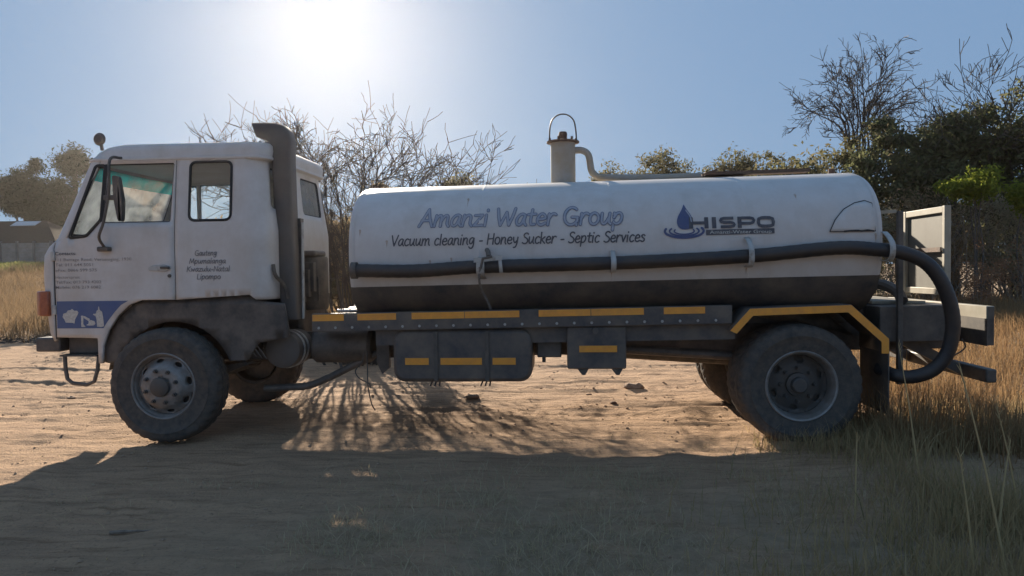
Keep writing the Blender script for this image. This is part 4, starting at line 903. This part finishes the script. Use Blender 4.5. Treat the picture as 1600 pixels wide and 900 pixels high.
def grass(name, n, area, hmin, hmax, wd, m, seed, mask=None, lean=.35, label=None):
    r_ = np.random.default_rng(seed); x = r_.uniform(area[0], area[1], n); y = r_.uniform(area[2], area[3], n)
    if mask is not None:
        k = mask(x, y) > r_.uniform(0, 1, n); x, y = x[k], y[k]
    n = len(x); z = zg(x, y) - .01; h = r_.uniform(hmin, hmax, n) * (.75 + .7 * (fbm(x * .8, y * .8, 2, seed) + .3)); a = r_.uniform(0, 2 * PI, n); l = np.abs(r_.normal(0, lean, n)) * h; q = r_.uniform(0, 2 * PI, n)
    B = np.stack([x, y, z], 1); T = B + np.stack([l * np.cos(q), l * np.sin(q), h], 1); Md = B + np.stack([l * .35 * np.cos(q), l * .35 * np.sin(q), h * .58], 1)
    W = np.stack([np.cos(a), np.sin(a), np.zeros(n)], 1) * (wd * r_.uniform(.6, 1.4, n))[:, None]
    V = np.stack([B - W, B + W, Md + W * .8, Md - W * .8, T], 1).reshape(-1, 3); i = np.arange(n)[:, None] * 5
    F4 = np.concatenate([i + np.array([0, 1, 2]), i + np.array([0, 2, 3]), i + np.array([3, 2, 4])], 0)
    o = npmesh(name, V, F4, m); return tagit(o, label, kind='stuff')

# ------------------------------------------------------------------ bare thorn trees behind the truck
def thorn_dome(name, label, base, prim, seed, R, H, rh=0, k_r=1.0):
    global rnd
    keep = rnd; rnd = random.Random(seed); b = Vector((base[0], base[1], float(zg(base[0], base[1])))); t = thing(name, label, 'tree', b); mb = MB(); tk = MB()
    def twig(p, d, L, r, lev):
        n = 4 if lev else 3; pts = [p]; ds = []; cur = d
        for i in range(n):
            cur = (cur + rv() * (.20 if lev else .16)).normalized(); p = p + cur * (L / n); pts.append(p); ds.append(cur)
        mb.tube(pts, [max(.0042 * k_r, r * (1 - .6 * i / n)) for i in range(n + 1)], 3, False)
        if lev:
            for k in range(rnd.randint(4, 6)):
                i = rnd.randint(1, n); sd = rv(); sd = (sd - ds[i - 1] * sd.dot(ds[i - 1])).normalized()
                twig(pts[i], (ds[i - 1] + sd * rnd.uniform(.5, 1.1)).normalized(), L * rnd.uniform(.28, .6), r * .72, lev - 1)
    b0 = b
    if rh:
        tk.tube(catmull([b + Vector((0, 0, -.1)), b + Vector((.08, 0, rh * .5)), b + Vector((0, 0, rh))], 4), np.linspace(.13, .085, 9), 8, False); b = b + Vector((0, 0, rh))
    for k in range(prim):
        u = -1 + 2 * (k + rnd.random()) / prim; th = u * 1.3; dep = rnd.gauss(0, .45)
        tip = b + Vector((math.sin(th) * R * rnd.uniform(.72, 1.0), dep, H * ((.36 + .64 * math.cos(th) ** .8) if rh else (.62 + .38 * math.cos(th)) if u > 0 else (1.16 - .10 * math.cos(th))) * rnd.uniform(.8, 1.0)))
        root = b + Vector((u * .35 + rnd.gauss(0, .1), rnd.gauss(0, .15), -.05)) * (1 if not rh else .15); mid = root.lerp(tip, .5) + Vector((-.18 * math.sin(th), 0, .32 + .35 * abs(math.sin(th)))) + rv() * .12
        q3 = root.lerp(tip, .25) + Vector((0, 0, .25)) + rv() * .06; q4 = mid.lerp(tip, .55) + Vector((0, 0, .12)) + rv() * .12
        C2 = catmull([root, q3, mid, q4, tip], 5); n = len(C2); r0 = rnd.uniform(.015, .024) * k_r
        tk_or = mb
        tk_or.tube(C2, [max(.006 * k_r, r0 * (1 - .8 * i / (n - 1))) for i in range(n)], 5, False)
        for j in range(rnd.randint(9, 12)):
            i = rnd.randint(int(n * .3), n - 1); dd = (C2[i] - C2[i - 1]).normalized(); sd = rv(); sd = (sd - dd * sd.dot(dd)).normalized()
            twig(C2[i], (dd + sd * rnd.uniform(.5, 1.1) + Vector((.15 * math.sin(th), 0, .08))).normalized(), rnd.uniform(.5, 1.0), .0085 * k_r, 2 if j % 3 == 0 else 1)
    if not rh: tk.lathe([(.2, -.1), (.12, .06), (.05, .16)], tuple(b), 'z', 9)
    tk.build('trunk', 'bark', t); mb.build('branches', 'twig', t, smooth=0); rnd = keep; return t
thorn_dome('bare_thorn_tree', 'wide leafless thorn tree with a dome of fine twigs behind the cab and tank front', (.1, 5.7), 44, 12, 3.2, 3.5)
# brown thicket behind cab and tank
G_T = 'brown bushes behind the truck'
bush('brown_bush', 'tall brown bush showing in the gap between cab and tank', 'bush', (-1.75, 11.5), (-1.75, 11.5, 1.75), (1.75, 1.0, 1.62), 90, 20000, .32, .06, 'leaf_brown', 31, G_T, bottom=-1.0)
bush('brown_bush', 'brown bush seen through the rear side window of the cab', 'bush', (-5.3, 12.0), (-5.3, 12.0, 1.25), (2.2, 1.0, 1.05), 80, 14000, .30, .055, 'leaf_brown', 32, G_T, bottom=-1.0)
bush('brown_bush', 'brown bush behind the cab door window', 'bush', (-9.2, 14.0), (-9.2, 14.0, 1.3), (1.7, 1, 1.0), 70, 10000, .3, .055, 'leaf_brown', 33, G_T, bottom=-1.0)
bush('brown_bush', 'low brown bush behind the front end of the tank', 'bush', (2.2, 14.5), (2.2, 14.5, 1.5), (1.7, .9, 1.1), 80, 12000, .3, .055, 'leaf_olive', 34, G_T, bottom=-1.0)
bush('brown_bush', 'low brown bush behind the middle of the tank', 'bush', (5.4, 16.0), (5.4, 16.0, 1.6), (2.0, 1, 1.1), 80, 12000, .3, .06, 'leaf_brown', 35, G_T, bottom=-1.0)
# ------------------------------------------------------------------ trees showing above the tank, far off
G_F = 'leafy tree tops above the tank'
for (x, y, zc, rx, rz, sd, lab) in ((8.55, 30, 5.8, 1.75, 1.6, 41, 'broad leafy tree top above the tank, right of the vent pipe'), (6.3, 30, 5.5, 1.5, .95, 42, 'low leafy tree top close behind the bend of the vent pipe'), (12.2, 30, 5.85, 1.5, 1.15, 43, 'leafy tree top above the walk board on the tank'), (-1.62, 30, 5.4, .7, .55, 44, 'small leafy tree top left of the vent cylinder')):
    bush('leafy_tree', lab, 'tree', (x, y), (x, y, zc), (rx, 1.2, rz), 60, 5200, .40, .09, 'leaf_olive', sd, G_F, stems=5, sr=.09, shell=.2)
# ------------------------------------------------------------------ right-hand thicket
G_R = 'evergreen bushes on the right'
G_B = 'grey-brown bushes on the right'
evs = [((10.4, 17.5), (10.4, 17.5, 3.6), (1.0, .9, 1.25), 'leaf_olive', 'rounded olive bush peeping over the rear end of the tank', 7000),
       ((12.4, 18.2), (12.4, 18.2, 3.4), (1.5, 1.1, 1.7), 'leaf_olive', 'olive bush under the fine bare tree', 11000),
       ((14.0, 17.2), (14.0, 17.2, 4.0), (1.5, 1.1, 2.1), 'leaf_green', 'dark green bush right of the fine bare tree', 15000),
       ((15.7, 17.6), (15.7, 17.6, 4.4), (1.4, 1.1, 2.05), 'leaf_green', 'tallest dark green bush, under the knobbly bare tree', 16000),
       ((17.6, 17.5), (17.6, 17.5, 4.3), (1.5, 1.1, 2.1), 'leaf_green', 'dark green bush at the right edge under bare branches', 15000),
       ((19.9, 18.0), (19.9, 18.0, 4.0), (1.7, 1.1, 2.2), 'leaf_green', 'dark green bush farthest right, cut by the photo edge', 9000)]
for i, (b, c, r, m, lab, n) in enumerate(evs): bush('evergreen_bush', lab, 'bush', b, c, r, 75, n, .42, .085, m, 50 + i, G_R, stems=7, sr=.07, bottom=-1)
brs = [((11.8, 15.2), (11.8, 15.2, 1.9), (1.4, .9, 1.6), 'grey-brown bush behind the tail panel, next to the tank end'), ((13.9, 15.0), (13.9, 15.0, 2.0), (1.5, .9, 1.7), 'grey-brown bush right of the tail panel'), ((16.0, 14.8), (16.0, 14.8, 2.0), (1.5, .9, 1.7), 'grey-brown bush below the yellow-green shrub'), ((18.1, 14.8), (18.1, 14.8, 2.0), (1.5, .9, 1.8), 'grey-brown bush at the right edge of the photo'), ((9.8, 16.5), (9.8, 16.5, 1.7), (1.3, .9, 1.5), 'grey-brown bush hidden mostly by the rear of the tank')]
for i, (b, c, r, lab) in enumerate(brs):
    t = bush('thorny_bush', lab, 'bush', b, c, r, 90, 8500, .36, .05, 'leaf_brown' if i % 2 else 'leaf_scrub', 70 + i, G_B, stems=14, sr=.03, bark='twig', bottom=-1)
    keep = rnd; rnd = random.Random(700 + i); mb = MB()
    for k in range(34):
        a = rnd.uniform(0, 6.28); grow(mb, Vector((b[0] + rnd.gauss(0, .6), b[1] + rnd.gauss(0, .3), float(zg(b[0], b[1])))), Vector((math.cos(a) * .5, math.sin(a) * .5, 1)), rnd.uniform(1.5, 2.7), .018, 1, .35, .0, (4, 7), .9, .45)
    mb.build('bare_twigs', 'palestick', t, smooth=0); rnd = keep
bush('yellow_green_shrub', 'bright yellow-green shrub among the dark bushes', 'shrub', (14.3, 13.6), (14.25, 13.6, 3.55), (.62, .45, .42), 22, 3200, .24, .065, 'leaf_lime', 81, None, stems=4, sr=.03)
bush('yellow_green_shrub', 'smaller yellow-green shrub cut off by the right photo edge', 'shrub', (15.5, 13.4), (15.45, 13.4, 3.2), (.5, .45, .5), 20, 2200, .24, .06, 'leaf_lime', 82, None, stems=4, sr=.03)
trunk_r = (.13, .075)
kb = dict(rmin=.008, zig=.36, up=.05, nch=(5, 7), spread=.8, shrink=.6)
thorn_dome('bare_tree', 'leafless tree with a fine twiggy crown above the rear end of the tank', (13.6, 19.2), 17, 93, 2.35, 3.9, 4.2, 1.9)
trunk_r = (.15, .09)
kk = dict(rmin=.0095, zig=.36, up=.06, nch=(3, 5), spread=.75, shrink=.58)
baretree('bare_tree', 'leafless knobbly tree rising above the dark bushes at upper right', (16.5, 17.2), [(-.75, .1, .95, 2.5, 0.043), (-.15, .1, 1.3, 2.5, 0.047), (.4, 0, 1.2, 2.5, 0.047), (.9, .1, .9, 2.3, 0.036), (-1.0, 0, .55, 2.3, 0.032), (.1, .3, 1.3, 2.3, 0.036), (-.45, -.2, 1.2, 2.4, 0.036)], 3, 95, None, trunk=[(0, 0, -.1), (.1, 0, 2.2), (0, 0, 3.7)], **kk)
# a far wood closing the view behind everything
Pw = np.stack([rng.uniform(-70, 68, 26000), rng.uniform(78, 86, 26000), np.zeros(26000)], 1); top_ = 3.6 + 2.6 * (fbm(Pw[:, 0] * .13, Pw[:, 0] * 0, 3, 61) + .3)
Pw[:, 2] = 1.2 + (zg(Pw[:, 0], Pw[:, 1]) - 1) * .9 + top_ * rng.uniform(0, 1, 26000) ** .8
V, Fq = leafquads(Pw, .34, .5); tagit(npmesh('far_wood', V, Fq, 'leaf_olive'), kind='stuff')
# dry weeds in front of the thicket
G_W = 'dry weeds by the thicket'
wl = ['tallest rust-brown weed, standing beside the rear crossbeam', 'rust-brown weed at the right photo edge', 'short pale weed just right of the tail panel', 'rust-brown weed midway along the thicket foot', 'spindly weed left of the tallest weed', 'bushy weed right of the tallest weed', 'low weed in front of the yellow-green shrub']
for i, (x, y, h) in enumerate(((14.3, 11.6, 1.75), (15.4, 11.2, 1.35), (12.4, 12.0, 1.2), (14.9, 12.4, 1.3), (13.4, 11.8, 1.25), (14.85, 11.0, 1.2), (13.0, 11.0, 1.0))):
    z0_ = float(zg(x, y)); t = thing('dry_weed', wl[i], 'weed', (x, y, z0_), G_W); keep = rnd; rnd = random.Random(300 + i); mb = MB(); tips = []
    for k in range(6): grow(mb, Vector((x, y, z0_)), Vector((rnd.gauss(0, .22), rnd.gauss(0, .22), 1)), h * rnd.uniform(.6, .85), .012, 2, .2, .08, (3, 5), .55, .42, tips)
    mb.build('stems', 'palestick', t, smooth=0); rnd = keep
    TP = np.array([tuple(p) for p in tips]); k = rng.integers(0, len(TP), 1300); V, Fq = leafquads(TP[k] + rng.normal(size=(1300, 3)) * .06, .022, .5); npmesh('seed_heads', V, Fq, 'leaf_rust', t, origin=(x, y, z0_ + h))
# ------------------------------------------------------------------ left: gum trees, house, precast wall
G_G = 'gum trees on the left'
for i, (x, y, zc, rx, rz, n, lab) in enumerate(((-55.1, 70, 9.8, 3.4, 4.4, 20000, 'large gum tree at the left photo edge above the dark roof'), (-52.6, 71, 9.0, 1.9, 2.5, 8000, 'loose gum tree right of the large gum tree'), (-48.9, 70, 13.3, 2.1, 1.5, 6000, 'dark gum tree top just left of the cab roof'), (-49.0, 68, 7.8, 2.2, 3.4, 12000, 'lower dark gum tree touching the windscreen pillar'), (-43.5, 72, 10.0, 3.2, 3.4, 9000, 'gum tree seen through the cab windscreen'))):
    t = bush('gum_tree', lab, 'tree', (x, y), (x, y, zc), (rx, 1.8, rz), 70, n, .75, .17, 'leaf_gum', 110 + i, G_G, stems=4, sr=.2, bottom=-.7, shell=.3)
hs = thing('house', 'low house with a dark pitched roof behind the concrete wall', 'house', (-44, 59, 2.1))
MB().box((-53, 57, 1.8), (-42.5, 62, 4.5)).build('wall', 'brick', hs)
mb = MB(); mb.loft([[(-54, 56.0, 4.3), (-54, 59.5, 6.5), (-54, 63, 4.3)], [(-41.2, 56.0, 4.3), (-44.6, 59.5, 6.5), (-41.2, 63, 4.3)]]); rfo = mb.build('roof', 'roof', hs, smooth=0)
MB().bar((-47.4, 58.9, 6.2), (-45.0, 58.9, 6.2), 1.0, .05, (0, -.5, 1)).build('roof_sheet', 'zinc', rfo)
pw = thing('precast_wall', 'grey precast concrete slab wall with posts in front of the house', 'wall', (-42, 53, 2.1))
pm = None; qm = None
for i in range(14):
    x = -53 + i * 1.5; z0_ = float(zg(x, 53)) - .1; o = None
    if pm is None: pm = MB().box((x - .09, 52.88, z0_), (x + .09, 53.08, z0_ + 2.25)).build('post', 'post', pw)
    else: o = pm.copy(); COL.objects.link(o); o.location.x = pm.location.x + i * 1.5
    for k in range(5):
        if i == 13: break
        if qm is None: qm = MB().box((x + .10, 52.95, z0_), (x + 1.40, 53.0, z0_ + .40)).build('panel', 'concrete', pw, bevel=.01)
        else: o = qm.copy(); COL.objects.link(o); o.location = qm.location + Vector((i * 1.5, .004 * (k % 2), .42 * k))
# ------------------------------------------------------------------ grasses
grass('dry_grass', 170000, (6.2, 26, -1.5, 16), .1, .42, .004, 'grass_gold', 201, lambda x, y: smooth01(6.0, 7.6, x - .25 * np.abs(y - .5) * (y < .5)) * (.55 + .9 * (fbm(x * .6, y * .6, 2, 77) + .2)), .55)
grass('dry_grass', 90000, (-34, -5, 9.2, 44), .25, .6, .009, 'grass_brown', 202, lambda x, y: smooth01(9.0, 10.5, y + .3 * fbm(x, y, 2, 5)), .6)
grass('pale_grass', 30000, (-55, -25, 40, 53), .15, .4, .03, 'grass_green', 203)
grass('dry_grass', 50000, (-5, 14, 8.6, 17), .25, .6, .008, 'grass_gold', 204, lambda x, y: smooth01(8.4, 11, y + fbm(x, y, 2, 8)))
grass('short_grass', 80000, (.2, 7.5, -5.2, -.5), .015, .075, .0022, 'grass_grey', 205, lambda x, y: np.clip(smooth01(.5, 3.6, x - .5 * (y + 1.6)) * smooth01(-.45, -1.6, y) * (.35 + 2.0 * fbm(x * 1.3, y * 1.3, 3, 12)), 0, 1), 1.3)
grass('short_grass', 16000, (-3.5, 1.5, -5, -1.2), .015, .06, .0022, 'grass_grey', 206, lambda x, y: np.clip(2.2 * (fbm(x * .9, y * .9, 3, 14) - .12), 0, 1), 1.3)
grass('tall_grass', 120000, (3.8, 9.5, -4.2, .8), .04, .32, .0028, 'grass_olive', 207, lambda x, y: smooth01(3.9, 7.4, x - .35 * (y + 2)) ** 1.3 * (.6 + 1.6 * fbm(x, y, 2, 19)), .55)
grass('tall_grass', 1500, (6.2, 7.3, -.5, .5), .2, .6, .0026, 'grass_gold', 208)
grass('tall_grass', 500, (5.2, 6.2, -.32, -.05), .04, .14, .0024, 'grass_olive', 209)
grass('straw_litter', 26000, (-4.5, 7.0, -4.6, .4), .012, .05, .0016, 'straw', 211, lambda x, y: .25 + .9 * fbm(x * .9, y * 1.4, 3, 27) + .25 * smooth01(1, 5, x), 2.6)
# tall single stalks
G_S = 'tall dry grass stalks in the right foreground'
stl = [(5.75, -2.75, (-.17, .12, 1.05), 'bent straw-coloured stalk, tallest in the right foreground'), (5.62, -2.7, (-.05, .05, .62), 'upright stalk left of the tallest straw stalk'), (6.05, -1.2, (-.10, .1, .95), 'thin upright stalk in front of the hose loop'), (8.7, 2.0, (.15, 0, .95), 'sunlit straw stalk at the right photo edge'), (6.9, .9, (.02, .05, .8), 'sunlit stalk below the rear crossbeam'), (5.95, -2.3, (.12, .1, .55), 'stalk leaning right beside the tallest straw stalk'), (6.25, -2.0, (-.14, .0, .7), 'stalk leaning left, right of the tallest straw stalk'), (5.35, -1.9, (.03, .05, .5), 'short stalk left of the others')]
for x, y, d, lab in stl:
    z0_ = float(zg(x, y)); t = thing('grass_stalk', lab, 'grass stalk', (x, y, z0_), G_S); p = Vector((x, y, z0_)); dv = Vector(d)
    C2 = catmull([p, p + dv * .5 + Vector((-.03 * d[0], 0, .03)), p + dv], 5); MB().tube(C2, [.0068 * (1 - .6 * k / 10) for k in range(11)], 4).build('stem', 'straw', t)
    mb = MB()
    for k in range(7): q = C2[-1] - dv * (.025 * k); mb.tube([q, q + Vector((rnd.gauss(0, .012), rnd.gauss(0, .012), .035))], [.003, .001], 3)
    mb.build('seed_head', 'straw', t)
# ------------------------------------------------------------------ clods, stick, debris
def lump(c, r, seed, flat=.38):
    r_ = random.Random(seed); bm = bmesh.new(); bmesh.ops.create_icosphere(bm, subdivisions=2, radius=1)
    vs = [(c[0] + v.co.x * r * (1 + r_.uniform(-.25, .25)), c[1] + v.co.y * r * .8 * (1 + r_.uniform(-.25, .25)), c[2] + v.co.z * r * flat * (1 + r_.uniform(-.3, .3))) for v in bm.verts]
    fs = [tuple(v.index for v in f.verts) for f in bm.faces]; bm.free(); return vs, fs
G_C = 'loose clods on the sand'
for i, (x, y, r, lab) in enumerate(((2.51, 2.22, .085, 'dark clod on the lit sand below the fuel tank'), (4.48, 3.01, .14, 'largest dark clod, on the lit sand right of the battery box'), (4.15, 1.95, .04, 'small clod between the largest clod and the rear wheel'), (-2.6, 2.4, .05, 'dark clod on the sand at the far left of the cab'), (3.9, 2.6, .035, 'small clod left of the largest clod'))):
    MBv = MB().add(*lump((x, y, float(zg(x, y)) + r * .2), r, i)); o = MBv.build('dirt_clod', 'clod', None, smooth=0); tagit(o, lab, 'clod', G_C)
mb = MB(); r_ = random.Random(88)
for i in range(4200):
    x, y = r_.uniform(-6.5, 7.5), r_.uniform(-3.2, 8); r = r_.choice((.004, .005, .006, .007, .008, .010, .015)) * r_.uniform(.6, 1.3)
    bmv = [(x + a * r * r_.uniform(.7, 1.3), y + b * r * r_.uniform(.7, 1.3), float(zg(x, y)) + r * .2 + c_ * r * .7 * r_.uniform(.7, 1.3)) for a, b, c_ in ((1, 0, 0), (-1, 0, 0), (0, 1, 0), (0, -1, 0), (0, 0, 1), (0, 0, -1), (.6, .6, .5))]
    mb.add(bmv, [(0, 2, 4), (2, 1, 4), (1, 3, 4), (3, 0, 4), (2, 0, 5), (1, 2, 5), (3, 1, 5), (0, 3, 5), (0, 6, 2)])
tagit(mb.build('gravel', 'pebble', None, smooth=0, origin=(0, 0, 0)), kind='stuff')
z0_ = float(zg(.9, -2.2))
o = MB().tube([(.86, -2.22, z0_ + .015), (.94, -2.21, z0_ + .018), (1.02, -2.2, z0_ + .02), (1.35, -2.18, z0_ + .03)], [.012, .012, .006, .003], 6).build('stick', 'stick'); tagit(o, 'short dark stick lying on the shaded ground in the left foreground', 'stick')
mb = MB(); keep = rnd; rnd = random.Random(404)
for i in range(240):
    x = rnd.uniform(-13, -4.6); y = 9.3 + .10 * (-x - 5) + rnd.gauss(0, .25); z0_ = float(zg(x, y)); a = rnd.uniform(0, 6.28); l = rnd.uniform(.1, .45)
    mb.tube([(x, y, z0_ + .02), (x + math.cos(a) * l, y + math.sin(a) * l, z0_ + rnd.uniform(.03, .2))], [.012, .005], 3)
rnd = keep
tagit(mb.build('brush_debris', 'twig', None, smooth=0, origin=(0, 0, 0)), kind='stuff')

# ------------------------------------------------------------------ volume for lens glare and sun glow
hz = MB().box((-75, -14, -1.6), (70, 90, 17)).build('glare_haze', 'white', None, smooth=0); tagit(hz, kind='stuff')  # thin volume added to imitate lens glare and the sun's glow
hm = bpy.data.materials.new('glare_haze'); hm.use_nodes = True; n = hm.node_tree.nodes; n.remove(n['Principled BSDF'])
pv = n.new('ShaderNodeVolumePrincipled'); pv.inputs['Color'].default_value = (1, .93, .86, 1); pv.inputs['Density'].default_value = GLARE_D; pv.inputs['Anisotropy'].default_value = GLARE_G
hm.node_tree.links.new(pv.outputs[0], n['Material Output'].inputs['Volume']); hz.data.materials[0] = hm
